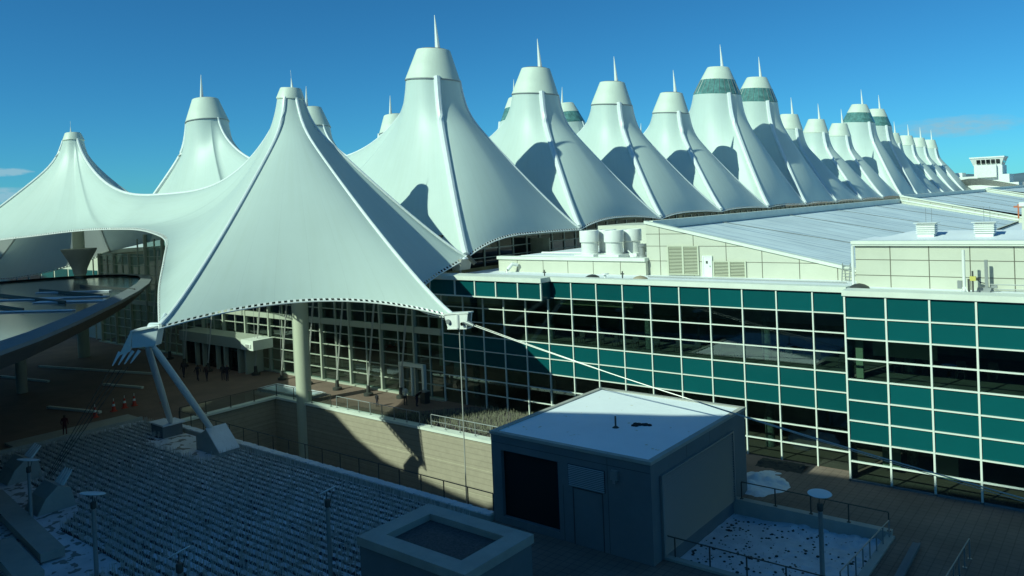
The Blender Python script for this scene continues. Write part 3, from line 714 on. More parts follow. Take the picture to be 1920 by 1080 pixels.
def vent(x, label):
    T = thing('roof_vent', label, 'roof vent', (x, 55, 13.95), 'louvred roof vents')
    t = MB(); t.box(x-.48, x+.48, 54.52, 55.48, 13.95, 14.3); mk('curb', t, M['white'], T)
    t = MB()
    for i in range(5):
        z = 14.3+i*.13; h = .60
        t.lathe((x, 55, z), [(h*1.30, 0), (h*1.30, .035), (h*1.14, .10), (h*1.14, .13)], 4, 0, Matrix.Rotation(math.pi/4, 3, 'Z'))
    t.box(x-.66, x+.66, 54.34, 55.66, 14.95, 14.99)
    mk('louver_hood', t, M['white'], T)
    t = MB(); t.tube([(x-.05, 55, 14.99), (x-.05, 55, 15.9)], .012, 4); t.tube([(x+.25, 55.2, 14.99), (x+.25, 55.2, 15.9)], .012, 4); mk('lightning_rod', t, M['steel'], T)
vent(-10.65, 'louvred white box vent on the right snowy roof, left of two'); vent(-7.42, 'louvred white box vent on the right snowy roof, right of two')
def stack(x, y, label):
    T = thing('exhaust_stack', label, 'exhaust stack', (x, y, 12.3), 'white exhaust drums')
    t = MB(); t.box(x-1.0, x+1.0, y-1.0, y+1.0, 12.3, 12.62); mk('curb', t, M['white'], T)
    t = MB(); t.lathe((x, y, 12.62), [(.78, 0), (.74, .05), (.74, .98), (.82, 1.0), (.86, 1.05), (.86, 1.98), (.84, 2.03), (.7, 2.03), (.68, 1.6), (.01, 1.6)], 28); mk('drum', t, M['white'], T, smooth=True)
stack(-37.75, 56.9, 'white exhaust drum, leftmost in the front pair on the low rooftop'); stack(-37.0, 58.6, 'white exhaust drum half hidden behind the leftmost front drum')
stack(-35.25, 56.9, 'white exhaust drum, right one of the front pair on the low rooftop'); stack(-34.5, 58.6, 'white exhaust drum half hidden behind the right front drum')
T = thing('metal_flue', 'small shiny metal flue beside the sloping building on the low roof', 'flue', (-32.6, 57, 12.3))
t = MB(); t.lathe((-32.6, 57, 12.3), [(.45, 0), (.42, .08), (.27, .25), (.25, .9), (.33, .95), (.33, 1.05), (.1, 1.2), (.01, 1.2)], 18); mk('flue_pipe', t, M['steel'], T, smooth=True)
t = MB(); t.box(-33.4, -31.8, 56.3, 57.7, 12.3, 12.38); mk('curb', t, M['white'], T)
for i, (x, y, s_) in enumerate(((-31.75, 58.4, .45), (-31.7, 57.0, .3), (-33.6, 60, .5))):
    t = MB(); t.box(x-s_/2, x+s_/2, y-s_/2, y+s_/2, 12.3, 12.45); t.box(x-s_/2-.05, x+s_/2+.05, y-s_/2-.05, y+s_/2+.05, 12.45, 12.45+s_*1.6); t.box(x-s_/2-.1, x+s_/2+.1, y-s_/2-.1, y+s_/2+.1, 12.45+s_*1.6, 12.5+s_*1.6)
    mk('roof_box', t, M['louver'], label=('small cream equipment box against the sloping building', 'smallest cream box in front of the flue', 'cream equipment box behind the flue')[i], cat='equipment box', group='rooftop boxes')
# small roof things along the coping
def rooftop_bit(x, y, kind, label):
    T = thing('roof_fitting', label, 'roof fitting', (x, y, 11.1)); t = MB()
    if kind == 'post': t.tube([(x, y, 11.1), (x, y, 11.75)], .05, 8); t.box(x-.14, x+.14, y-.05, y+.05, 11.5, 11.58); mk('post', t, M['darkmetal'], T)
    elif kind == 'mush': t.lathe((x, y, 11.1), [(.1, 0), (.1, .3), (.32, .34), (.28, .42), (.01, .45)], 14); mk('vent_cap', t, M['white'], T, smooth=True)
    else: t.lathe((x, y, 11.1), [(.62, 0), (.55, .16), (.3, .3), (.01, .36)], 16); mk('dome', t, M['tan'] if kind == 'tan' else M['darkmetal'], T, smooth=True)
rooftop_bit(-33.9, 51.3, 'dark', 'dark low dome on the roof behind the cream coping'); rooftop_bit(-32.9, 51.6, 'mush', 'small white mushroom vent on the wing roof')
rooftop_bit(-31.2, 51.4, 'post', 'dark post with crossbar on the wing roof beside a canvas heap'); rooftop_bit(-29.6, 51.3, 'tan', 'tan canvas heap on the wing roof by the louvre')
rooftop_bit(-38.3, 50.9, 'post', 'tiny dark post alone on the left part of the wing roof'); rooftop_bit(-13.7, 50.6, 'dark', 'small dark rooftop drain cover at the foot of the right block')
# ladder at the junction
T = thing('roof_ladder', 'grey rooftop ladder and rail at the junction of the two wings', 'ladder', (-15.4, 54.2, 11.1))
t = MB()
for x in (-15.9, -15.4): t.tube([(x, 54.6, 11.1), (x, 54.9, 12.3)], .035, 6)
for i in range(6): t.tube([(-15.9, 54.63+i*.05, 11.25+i*.18), (-15.4, 54.63+i*.05, 11.25+i*.18)], .02, 5)
mk('ladder', t, M['steel'], T)
t = MB()
for z in (11.5, 11.95): t.tube([(-15.4, 54.5, z), (-14.4, 54.3, z)], .025, 5)
t.tube([(-14.5, 54.3, 11.1), (-14.5, 54.3, 12.0)], .03, 5); mk('rail', t, M['steel'], T)
# antenna and equipment in front of the right penthouse
T = thing('panel_antenna', 'slim white upright antenna pole on the coping by the right block', 'antenna', (-7.87, 50.0, 11.1))
t = MB(); t.tube([(-7.87, 50, 11.3), (-7.87, 50, 13.6)], .085, 12); mk('pole', t, M['white'], T, smooth=True)
t = MB()
for dx, dy in ((-.25, -.15), (.25, -.15), (0, .3)): t.tube([(-7.87+dx, 50+dy, 11.12), (-7.87, 50, 11.6)], .03, 6)
mk('tripod', t, M['white'], T)
t = MB(); t.box(-8.2, -7.98, 49.9, 50.1, 11.4, 11.85); mk('radio_box', t, M['steel'], T)
t = MB(); t.box(-7.6, -7.3, 50.05, 50.25, 11.85, 12.1); mk('yellow_box', t, M['yellow'], T)
t = MB(); t.box(-7.7, -7.6, 50.0, 50.1, 11.2, 11.95); t.box(-7.5, -7.42, 50.1, 50.2, 11.15, 12.4); mk('bracket', t, M['darkmetal'], T)
T = thing('rooftop_equipment', 'dark grey upright on a heavy base with horizontal pipes, right of the white antenna', 'equipment', (-6.9, 51.0, 11.1))
t = MB(); t.box(-7.0, -6.84, 51.1, 51.25, 11.2, 12.95); mk('post', t, M['steel'], T)  # plain dark grey upright bar
t = MB(); t.add([(-7.4, 50.9, 11.1), (-6.75, 50.9, 11.1), (-6.65, 50.9, 11.38), (-7.35, 50.9, 11.38), (-7.4, 51.4, 11.1), (-6.75, 51.4, 11.1), (-6.65, 51.4, 11.38), (-7.35, 51.4, 11.38)], [(0,1,2,3),(4,7,6,5),(0,4,5,1),(3,2,6,7),(1,5,6,2),(0,3,7,4)]); mk('base', t, M['steel'], T)
t = MB(); t.tube([(-6.75, 51.2, 11.55), (-4.9, 51.2, 11.55)], .03, 6); t.tube([(-6.7, 51.2, 11.28), (-4.9, 51.2, 11.28)], .03, 6); t.box(-5.0, -4.9, 51.1, 51.3, 11.2, 11.6); t.box(-6.7, -6.4, 51.1, 51.3, 11.35, 11.5); mk('pipe', t, M['steel'], T)
t = MB(); t.tube([(-6.95, 51.15, 11.6), (-7.2, 51.1, 11.65), (-7.35, 51.1, 11.8)], .03, 6); t.lathe((-7.38, 51.1, 11.85), [(.01, -.1), (.13, -.05), (.13, .06), (.01, .08)], 12); mk('floodlight', t, M['darkmetal'], T)
# construction clutter on the second roof
T = thing('striped_barrier', 'orange and white barriers leaning on the far white roof edge', 'barrier', (-13.2, 139.8, 12))
t = MB()
for i in range(4): t.obox((-14.4+i*.8, 139.9, 12.9), (.10, .1, 1.1), 0, i % 2, rx=0)
t.obox((-13.4, 139.9, 13.6), (1.6, .12, .14), 0, 0); mk('board', t, [M['rust'], M['white']], T)
T = thing('roof_scaffold', 'thin steel scaffold frame with white ramps at the right edge of the roofs', 'scaffold', (-7, 139.8, 11))
t = MB()
for x in (-11.5, -7.6, -3): t.tube([(x, 139.9, 11.5), (x, 139.9, 18)], .09, 6)
for z in (14.5, 17): t.tube([(-7.6, 139.9, z), (-2, 139.9, z)], .06, 5)
mk('frame', t, M['steel'], T)
t = MB(); t.tube([(-12, 139.8, 12.2), (-7.4, 139.8, 15.6)], .22, 6); t.tube([(-12.0, 140.4, 14.0), (-8.5, 140.4, 17.8)], .1, 6); mk('ramp', t, M['white'], T)
T = thing('cream_rooftop_box', 'cream rooftop box cut off by the right edge above the two vents', 'building', (-6, 100, 11.1))
t = MB(); t.box(-9.2, 5, 92, 99, 11.1, 14.9); mk('wall', t, M['panel'], T)
t = MB(); t.box(-9.4, 5, 91.8, 99.2, 14.9, 15.3); mk('coping', t, M['coping'], T)

# control tower far behind
T = thing('control_tower', 'white stepped tower with windowed top room beyond the tent row', 'tower', (-43, 330, 0))
t = MB(); t.box(-47.5, -38.5, 330, 342, 0, 24); t.box(-38.5, -36.4, 330, 342, 0, 20.6); t.box(-36.4, -33.6, 330, 342, 0, 17.5); t.box(-56, -47.5, 332, 342, 0, 20.2); t.box(-60, -52, 334, 342, 0, 21.8)
mk('wall', t, M['white'], T)
t = MB(); t.box(-46.5, -40.2, 328.6, 330, 19.6, 24.2); mk('balcony_box', t, M['white'], T)
t = MB(); t.lathe((-43.3, 335, 24), [(6.3, 0), (7.6, 2.6), (7.9, 2.7), (7.9, 3.2), (.01, 3.2)], 4, 0, Matrix.Rotation(math.pi/4, 3, 'Z')); mk('top_room', t, M['white'], T)
for i in range(5):
    x = -46.6+i*1.55
    t = MB(); t.slab([(x, 330.1, 24.6), (x+1.2, 330.1, 24.6), (x+1.2, 329.7, 26.1), (x, 329.7, 26.1)], (0, -.12, 0)); mk('window', t, M['glassdark'], T)
t = MB(); t.box(-38.7, -38.3, 331, 338, 24.8, 26.2); mk('window', t, M['glassdark'], T)
T = thing('distant_terminal', 'long low dark building with a white top storey far right of the tower', 'building', (-20, 420, 0))
t = MB(); t.box(-60, 60, 420, 430, 0, 17.5); mk('wall', t, M['steel'], T)
t = MB(); t.box(-38, -27.5, 418, 424, 17.5, 20.0); mk('white_storey', t, M['white'], T)
t = MB()
for i in range(6): t.box(-37.6+i*1.7, -36.4+i*1.7, 417.9, 418, 20.0, 21.4)
mk('window', t, M['glassdark'], T)
t = MB(); t.box(-38.4, -27.2, 418, 424, 21.4, 21.8); t.tube([(-36, 421, 21.8), (-36, 421, 24)], .1, 5); t.tube([(-34.8, 421, 21.8), (-34.8, 421, 23.6)], .1, 5); mk('roof', t, M['white'], T)
T = thing('end_canopy', 'drooping grey fabric end of the tent roof beside the white tower', 'tent roof', (-46, 322, 12))
t = MB(); gx = 12
for i in range(gx+1):
    for j in range(5):
        u = i/gx; v = j/4; x = -60+30*u; z = 19.5-2.5*v-8*abs(u-.45)**1.3*(1-.3*v); t.v.append((x, 318+v*8, z))
for i in range(gx):
    for j in range(4): a = i*5+j; t.f.append((a, a+5, a+6, a+1)); t.mi.append(0)
mk('membrane', t, M['concrete'], T, smooth=True)

# ------------------------------------------------------------ connectors, guys, struts
CR = Vector((-36.75, 38.5, 9.7)); CL = Vector((-50.3, 24.4, 9.95))
T = thing('tent_connector', 'white steel tent corner connector hanging before the dark green glass', 'connector', CR)
t = MB()
def plate(mb, pts, th): mb.slab(pts, th)
c = CR + Vector((.1, 0, 0))
t.slab([c+Vector((-.75, -.5, .18)), c+Vector((1.35, -.25, .36)), c+Vector((1.3, .35, .36)), c+Vector((-.7, .4, .18))], (0, 0, .09)); mk('top_plate', t, M['white'], T)
t = MB(); t.slab([c+Vector((-.45, -.45, -.72)), c+Vector((1.15, -.25, -.62)), c+Vector((1.1, .3, -.62)), c+Vector((-.4, .4, -.72))], (0, 0, -.08)); mk('bottom_plate', t, M['white'], T)
t = MB()
t.slab([c+Vector((-.72, -.42, .18)), c+Vector((.45, -.30, .26)), c+Vector((.45, -.30, -.68)), c+Vector((-.45, -.40, -.72))], (0, .08, 0))
t.slab([c+Vector((.45, -.32, .28)), c+Vector((1.25, -.2, .34)), c+Vector((1.1, -.2, -.60)), c+Vector((.45, -.32, -.68))], (0, .08, 0))
t.slab([c+Vector((-.6, .3, .18)), c+Vector((1.2, .25, .34)), c+Vector((1.05, .25, -.6)), c+Vector((-.4, .3, -.7))], (0, .08, 0))
t.tube([c+Vector((.45, -.33, .25)), c+Vector((.45, -.33, -.66))], .12, 10)
mk('web_plate', t, M['white'], T)
t = MB(); t.tube([c+Vector((1.0, -.1, -.28)), c+Vector((1.65, -.06, -.48))], [.20, .11], 10); t.tube([c+Vector((-1.0, 0, -.1)), c+Vector((-.4, 0, -.12))], .13, 10)
for dz in (0, .0): t.lathe(c+Vector((.9, -.34, -.35)), [(.01, -.12), (.12, -.12), (.12, .12), (.01, .12)], 12, 0, Matrix.Rotation(math.pi/2, 3, 'X'))
t.lathe(c+Vector((-.3, -.5, -.25)), [(.01, -.06), (.16, -.06), (.16, .06), (.01, .06)], 12, 0, Matrix.Rotation(math.pi/2, 3, 'X')); mk('cable_socket', t, M['steel'], T, smooth=True)
t = MB(); a = c+Vector((1.6, -.06, -.46)); b = Vector((-2.7, 40.0, 3.2))
mid = [a.lerp(b, i/12)-Vector((0, 0, .35*4*(i/12)*(1-i/12))) for i in range(13)]
t.tube(mid, .034, 8); t.tube([p+Vector((0, .25, -.02*j)) for j, p in enumerate(mid)], .018, 6)
mk('guy_cable', t, M['cable'], label='long pale guy cable sloping down right across the green facade', cat='cable')
t = MB(); t.tube([c+Vector((.25, 0, -.75)), Vector((c.x+.25, 38.5, -7))], .04, 6); mk('tie_down_cable', t, M['cable'], label='thin vertical tie-down cable hanging from the white corner connector', cat='cable')
T = thing('tent_connector', 'blue-grey steel tent corner connector with claw sockets on two struts', 'connector', CL)
c = CL + Vector((.0, 0, 0)); dv = Vector((.17, -.9, 0)).normalized(); pv_ = Vector((.87, .5, 0))
r_ = Vector((.78, .62, 0))  # along the picture's right
def q(rr, dd, zz): return c + r_*rr + Vector((.62, -.78, 0))*dd + Vector((0, 0, zz))
t = MB()
front = [q(-1.6, .5, .1), q(.5, .3, .55), q(.35, .3, -.75), q(.1, .3, -1.0), q(-1.35, .45, -.95)]
t.slab([q(-1.15, .4, .05), q(.5, .2, .5), q(.2, .2, -.9), q(-1.2, .4, -.95)], Vector((-.62, .78, 0))*.9); mk('body', t, M['bluewhite'], T)
t = MB(); t.slab([q(-1.2, .55, .08), q(.35, .35, .32), q(.35, -.8, .32), q(-1.2, -.8, .08)], (0, 0, .1)); mk('top_plate', t, M['white'], T)
t = MB(); t.slab([q(-1.22, .5, .08), q(-1.22, -.7, .08), q(-2.0, -.5, -1.35), q(-2.0, .5, -1.35), q(-1.35, .5, -1.15)], r_*.08); mk('side_plate', t, M['white'], T)
t = MB()
gA = Vector((-52.2, 18.6, 1.7))
for i in range(4):
    a = q(-1.95+i*.36, .45-.12*i, -1.15); d2 = (gA-a).normalized()
    t.tube([a, a+d2*.25, a+d2*.6, a+d2*.95], [.12, .10, .07, .03], 8)
mk('claw_socket', t, M['bluewhite'], T, smooth=True)
t = MB(); t.tube([q(-.1, 0, .3), Vector((-49.6, 24.6, 10.4)), Vector((-49.9, 25.1, 11.0))], [.3, .22, .14], 10); mk('neck', t, M['bluewhite'], T)
t = MB()
for i in range(4):
    a = q(-1.95+i*.36, .45-.12*i, -1.15); b = gA + Vector((.12*i-.2, .05*i, .25)); d2 = (b-a).normalized(); t.tube([a+d2*1.2, b], .022, 5)
mk('guy_cable', t, M['darkmetal'], label='four thin dark guy cables from the claw connector down to the concrete anchor', cat='cable')
for i, (p, lab) in enumerate(((Vector((-60.4, 30.4, 1.05)), 'left'), (Vector((-54.2, 30.5, 1.15)), 'right'))):
    T = thing('prop_strut', '%s blue-grey tubular strut propping the claw connector' % lab, 'strut', (p.x, p.y, 1.0), 'struts under the claw connector')
    top = q(-.35+.35*i, .1, -.9); t = MB(); t.tube([top, top.lerp(p, .08), top.lerp(p, .5), top.lerp(p, .94), p], [.14, .22, .25, .22, .12], 12); mk('tube', t, M['bluewhite'], T, smooth=True)
# footings
T = thing('strut_footing', 'square dark plinth with snowy cap under the left strut', 'footing', (-61, 30.4, 0))
t = MB(); t.box(-62.0, -60.2, 29.6, 31.2, 0, 1.0); mk('block', t, M['dconcrete'], T)
t = MB(); t.box(-61.6, -59.9, 29.5, 31.3, 1.0, 1.12); t.box(-62.7, -61.7, 29.7, 31, .9, .98); mk('cap', t, M['snow'], T)
T = thing('strut_footing', 'sloping concrete wedge footing under the right strut', 'footing', (-53.5, 30.4, 0))
t = MB(); t.slab([(-55.2, 29.6, 0), (-52.0, 29.6, 0), (-52.0, 29.6, .25), (-53.7, 29.6, 1.75), (-55.2, 29.6, 1.0)], (0, 1.5, 0)); mk('block', t, M['concrete'], T)
t = MB(); t.slab([(-53.75, 29.55, 1.78), (-51.95, 29.55, .26), (-51.95, 31.15, .26), (-53.75, 31.15, 1.78)], (.05, 0, .06)); mk('snow', t, M['snow'], T)
# anchor blocks in the bed
def anchor_block(x, y, lab):
    T = thing('guy_anchor', lab, 'anchor block', (x, y, 0), 'concrete guy anchors')
    t = MB(); t.slab([(x-1.0, y-1.1, 0), (x-1.0, y+1.1, 0), (x-1.0, y+.8, 1.2), (x-1.0, y+.1, 1.5), (x-1.0, y-.6, .9)], (2.0, 0, 0)); mk('block', t, M['concrete'], T)
    t = MB()
    for i in range(4):
        a = Vector((x-.5+i*.33, y+.55, 1.3)); d2 = (CL-a).normalized() if x > -56 else Vector((-.1, .7, .7)); t.tube([a, a+d2*.6, a+d2*1.0], [.1, .08, .04], 6)
    mk('claw_socket', t, M['bluewhite'], T)
anchor_block(-52.2, 18.6, 'concrete guy anchor with upright claw sockets at lower left'); anchor_block(-60.0, 19.6, 'concrete guy anchor at the left edge of the photo')
# roof-edge anchor with a snowy scupper bucket
T = thing('roof_anchor', 'snow filled scupper bucket and anchor where the tent meets the green wing roof', 'anchor', (-47.9, 51.4, 11.1))
t = MB(); t.slab([(-49.4, 50.7, 12.55), (-47.3, 50.7, 12.5), (-47.7, 50.8, 11.5), (-48.5, 50.8, 11.5)], (0, 1.4, 0)); mk('bucket', t, M['concrete'], T)
t = MB()
for i in range(26): x = -49.3+random.random()*2.0; y = 50.8+random.random()*1.2; s_ = .12+.15*random.random(); t.lathe((x, y, 12.5), [(s_*1.3, 0), (s_, s_*.7), (.01, s_*1.3)], 7)
mk('snow', t, M['snow'], T, smooth=True)
t = MB(); t.tube([(-48.1, 51.3, 11.1), (-48.1, 51.3, 11.6)], .12, 8); t.box(-49.0, -47.0, 51.0, 51.6, 11.1, 11.2); mk('stand', t, M['steel'], T)
t = MB(); t.tube([(-47.3, 51.5, 12.8), (-46.8, 51.9, 12.0)], .2, 6); mk('clamp', t, M['darkmetal'], T)

# ------------------------------------------------------------ vent building and skylight box
T = thing('vent_building', 'big grey stucco box with snowy roof, dark opening and louvred side', 'building', (-23, 37, 0))
x0, x1, y0, y1, zt = -28.05, -18.2, 31.8, 42.9, 4.85
t = MB(); t.box(x0, x1, y0+.3, y1, -7.4, zt-.06)
t.box(x0, -27.38, y0, y0+.3, -7.4, zt-.06); t.box(-27.38, -23.6, y0, y0+.3, 4.0, zt-.06); t.box(-23.6, x1, y0, y0+.3, 0, zt-.06); t.box(-27.38, -23.6, y0, y0+.3, -7.4, .38)
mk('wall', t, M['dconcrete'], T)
t = MB(); t.box(-27.36, -23.62, y0+.22, y0+.29, .4, 3.98); mk('opening_dark_sheet', t, M['black'], T)  # solid black sheet in place of the opening's inner shade
t = MB()
for xx in (-20.6, -23.3): t.box(xx-.012, xx+.012, y0-.004, y0+.002, .02, 2.9 if xx < -21 else 4.7)
for yy in (35.5, 38.2): t.box(x1-.002, x1+.004, yy-.012, yy+.012, 4.1, 4.75)
t.box(x0+.02, x1-.02, y0-.004, y0+.002, 4.36, 4.385); mk('reveal_joint', t, M['darkmetal'], T)
t = MB()
t.box(x0-.06, x1+.06, y0-.06, y0+.22, zt-.06, zt+.10); t.box(x0-.06, x1+.06, y1-.22, y1+.06, zt-.06, zt+.10); t.box(x0-.06, x0+.22, y0+.22, y1-.22, zt-.06, zt+.10); t.box(x1-.22, x1+.06, y0+.22, y1-.22, zt-.06, zt+.10)
mk('coping', t, M['concrete'], T)
t = MB(); t.add([(x0+.22, y0+.22, zt+.02), (x1-.22, y0+.22, zt+.02), (x1-.22, y1-.22, zt+.02), (x0+.22, y1-.22, zt+.02)], [(0, 1, 2, 3)])
M['vroof'] = darken_lines(mat('snowy_flat_roof', (.86, .90, .92), .65, nscale=.3, namt=.05, bump=.15, bscale=1.5), specks(2.6, .72), (.75, .68, .52, 1))
mk('roof', t, M['vroof'], T)
t = MB(); t.box(-18.2, -18.17, 32.7, 40.9, .15, 3.98); mk('louver_dark_sheet', t, M['black'], T)  # black sheet stands in for shade between the side slats
t = MB()
for i in range(27):
    z = .2+i*.14; t.add([(-18.07, 32.75, z), (-18.07, 40.85, z), (-18.16, 40.85, z+.07), (-18.16, 32.75, z+.07)], [(0, 1, 2, 3)])
t.box(-18.19, -18.05, 32.6, 32.72, .1, 4.05); t.box(-18.19, -18.05, 40.88, 41.0, .1, 4.05); t.box(-18.19, -18.05, 32.72, 40.88, 3.98, 4.06)
mk('louver', t, M['steel'], T)
t = MB(); t.box(-22.95, -20.75, y0-.015, y0-.005, 2.95, 4.05); mk('louver_dark_sheet', t, M['black'], T)  # black sheet as painted shade behind the small front louvre
t = MB()
for i in range(12): z = 2.97+i*.09; t.add([(-22.92, y0-.06, z), (-20.78, y0-.06, z), (-20.78, y0-.012, z+.055), (-22.92, y0-.012, z+.055)], [(0, 1, 2, 3)])
mk('louver', t, M['steel'], T)
t = MB(); t.box(-22.7, -22.66, y0-.02, y0+.01, 0, 2.9); t.box(-20.95, -20.91, y0-.02, y0+.01, 0, 2.9); t.box(-22.7, -20.91, y0-.02, y0+.01, 2.86, 2.9); mk('door', t, M['darkmetal'], T)
t = MB(); t.box(-20.35, -19.95, y0-.18, y0, 3.75, 4.2); t.box(-20.2, -20.05, y0-.2, y0, 3.6, 3.75); mk('wall_lamp', t, M['steel'], T)
t = MB(); t.tube([(-22.6, 35.9, zt+.02), (-22.6, 35.9, zt+.65)], .05, 8); t.lathe((-22.6, 35.9, zt+.02), [(.2, 0), (.06, .1), (.01, .1)], 10); mk('roof_pipe', t, M['darkmetal'], label='short dark vent pipe standing on the snowy box roof', cat='pipe')
t = MB()
for i in range(14): x = -21.6+random.uniform(-.4, .4); y = 37.0+random.uniform(-.25, .25)+(x+21.6)*.4; t.lathe((x, y, zt+.02), [(.16, 0), (.13, .06), (.01, .1)], 6)
mk('dark_rag', t, M['black'], label='crumpled dark rag lying on the snowy box roof', cat='debris')
T = thing('skylight_box', 'low grey box with broad pale rim around a sunken dark roof, bottom centre', 'building', (-24, 24, 0))
x0, x1, y0, y1, zt = -27.2, -20.8, 21.7, 26.1, 3.0
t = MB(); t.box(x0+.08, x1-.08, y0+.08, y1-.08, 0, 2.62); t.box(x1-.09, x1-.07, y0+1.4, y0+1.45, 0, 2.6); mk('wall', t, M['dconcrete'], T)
t = MB()
for (a, b, c_, d_) in ((x0, x1, y0, y0+.85), (x0, x1, y1-.85, y1), (x0, x0+.95, y0+.85, y1-.85), (x1-.95, x1, y0+.85, y1-.85)): t.box(a, b, c_, d_, 2.62, 3.0)
mk('rim', t, M['concrete'], T)
t = MB(); t.add([(x0+.95, y0+.85, 2.70), (x1-.95, y0+.85, 2.70), (x1-.95, y1-.85, 2.70), (x0+.95, y1-.85, 2.70)], [(0, 1, 2, 3)]); mk('sunken_roof', t, mat('gravel_roof', (.085, .085, .085), .9, nscale=9, namt=.5), T)

# ------------------------------------------------------------ railings
def railing(label, pts, h=1.05, sp=1.9, midrail=False, glass=False, m='darkmetal', r=.03, group=None):
    T = thing('railing', label, 'railing', pts[0], group)
    a = MB(); tops = []
    for p in pts: tops.append(Vector(p)+Vector((0, 0, h)))
    a.tube(tops, r, 6); 
    if midrail: a.tube([t_-Vector((0, 0, h*.5)) for t_ in tops], r*.6, 5)
    mk('top_rail', a, M[m], T)
    cnt = 0
    for p, q_ in zip(pts[:-1], pts[1:]):
        p, q_ = Vector(p), Vector(q_); n = max(1, round((q_-p).length/sp))
        for i in range(n+1):
            if cnt and i == 0: continue
            b = p.lerp(q_, i/n); t = MB(); t.box(b.x-.03, b.x+.03, b.y-.02, b.y+.02, b.z, b.z+h-.02); t.box(b.x-.09, b.x+.09, b.y-.06, b.y+.06, b.z, b.z+.03); mk('post', t, M[m], T); cnt += 1
        if glass:
            t = MB(); d = (q_-p).normalized(); t.add([p+Vector((0, 0, .12)), q_+Vector((0, 0, .12)), q_+Vector((0, 0, h-.08)), p+Vector((0, 0, h-.08))], [(0, 1, 2, 3)]); mk('glass_panel', t, M['clear'], T)
    return T
railing('dark post and rail fence along the snowy parapet of the sunken road', [(-62.3, 32.05, .3), (-28.3, 32.05, .3)], sp=1.9)
railing('bright glass railing on top of the sunlit brick wall, left run', [(-55.2, 42.5, .14), (-44.9, 42.5, .14)], h=1.0, sp=1.45, glass=True, m='steel')
railing('metal railing with white bulbs on the brick wall before the tall grass', [(-43.6, 42.5, .14), (-28.3, 42.5, .14)], h=1.0, sp=1.6, m='steel', midrail=True)
railing('dark glass railing round the shaded left corner of the sunken road', [(-64.0, 33.0, .14), (-64.0, 42.4, .14), (-56.0, 42.5, .14)], h=1.05, sp=2.4, glass=True)
railing('thin rail between the snowy bed and the paved terrace', [(-17.8, 41.15, .25), (-10.1, 41.0, .25)], h=.95, sp=1.75)
railing('sunlit handrail on the right side of the snowy bed', [(-10.0, 40.6, 0), (-10.4, 34.0, 0)], h=.95, sp=.95, m='steel')
railing('near rail crossing the bottom of the snowy bed', [(-19.5, 33.0, .05), (-10.6, 33.0, .05)], h=1.0, sp=1.7)
railing('short handrail by the steps at the lower right edge', [(-6.5, 40.4, 0), (-6.8, 33.0, 0)], h=.95, sp=1.0, m='steel')
# kerbs around the sunken snow bed
g = MB(); g.box(-18.2, -10.0, 40.9, 41.35, -.7, .25); g.box(-18.2, -10.0, 32.7, 33.05, -.7, .12); g.box(-10.2, -9.8, 33.05, 40.9, -.7, .12)
mk('bed_kerb', g, M['concrete'], label='concrete kerb framing the sunken snowy bed at lower right', cat='kerb')
# lumpy snow
def field(x0, x1, y0, y1, nx, ny, zf, name, m, label=None, cat=None, kind=None):
    t = MB()
    for j in range(ny+1):
        for i in range(nx+1):
            x = lerp(x0, x1, i/nx); y = lerp(y0, y1, j/ny); t.v.append((x, y, zf(x, y)))
    for j in range(ny):
        for i in range(nx): a = j*(nx+1)+i; t.f.append((a, a+1, a+nx+2, a+nx+1)); t.mi.append(0)
    return mk(name, t, m, smooth=True, label=label, cat=cat, kind=kind)
from mathutils import noise as mn
def lump(x, y):
    base = -.58+.03*mn.noise(Vector((x*1.2, y*1.2, 0)))
    edge = max(0, 1-abs(y-40.6)/1.3)*max(0, min(1, (x+16.5)/2)) + max(0, 1-abs(x+11.0)/1.8)*.6
    return base + edge*.30*(.6+.9*abs(mn.noise(Vector((x*1.6, y*1.6, 3)))))+.09*max(0, mn.noise(Vector((x*2.3, y*2.3, 9))))*(1 if x > -15 else .3)
field(-18.2, -10.2, 33.05, 40.9, 90, 90, lump, 'snow_bed', M['soilsnow'], kind='stuff', label='sunken bed of trampled snow flecked with dead leaves, lower right', cat='snow')
rl = MB(); 
for i in range(330):
    x = random.uniform(-18.0, -10.6); y = random.uniform(33.3, 40.6)
    if x > -13 and random.random() < .6: continue
    z = lump(x, y); a = random.random()*6.28; s_ = random.uniform(.03, .09)*(1.6 if random.random() < .1 else 1)
    rl.lathe((x, y, z-.01), [(s_, 0), (s_*.8, s_*.5), (.001, s_*.7)], 5)
mk('leaf_debris', rl, M['hedge'], label='dark dead leaves and stones scattered on the snow bed', cat='debris', kind='stuff')
def pile(x, y):
    d = 1-((x+18.2)/1.7)**2-((y-44.6)/2.3)**2+.5*mn.noise(Vector((x*.9, y*.9, 7)))
    return -.05+max(0, d)**.8*.42*(.6+1.1*abs(mn.noise(Vector((x*1.5, y*1.5, 2)))))+.10*mn.noise(Vector((x*3, y*3, 5)))*max(0, min(1, d*3))
field(-20.4, -15.8, 41.6, 47.4, 46, 56, pile, 'snow_pile', M['snow'], label='dirty heap of shovelled snow beside the grey box building', cat='snow pile')
def shr(x, y): return -.05+.35*max(0, 1-abs(y-48.2)/1.1)*(.5+.8*abs(mn.noise(Vector((x*3, y*3, 1)))))
field(-19.5, -16.6, 47.0, 49.2, 40, 30, shr, 'ground_shrub', M['hedge'], label='dark low shrubs against the glass beyond the snow heap', cat='shrubs', kind='stuff')
g = MB(); g.obox((-8.7, 37.3, .09), (.16, 3.2, .09), .02); g.obox((-8.55, 37.3, .2), (.04, 3.2, .03), .02); mk('step_edge', g, M['dconcrete'], label='dark concrete step edge running beside the snowy bed handrail', cat='step')

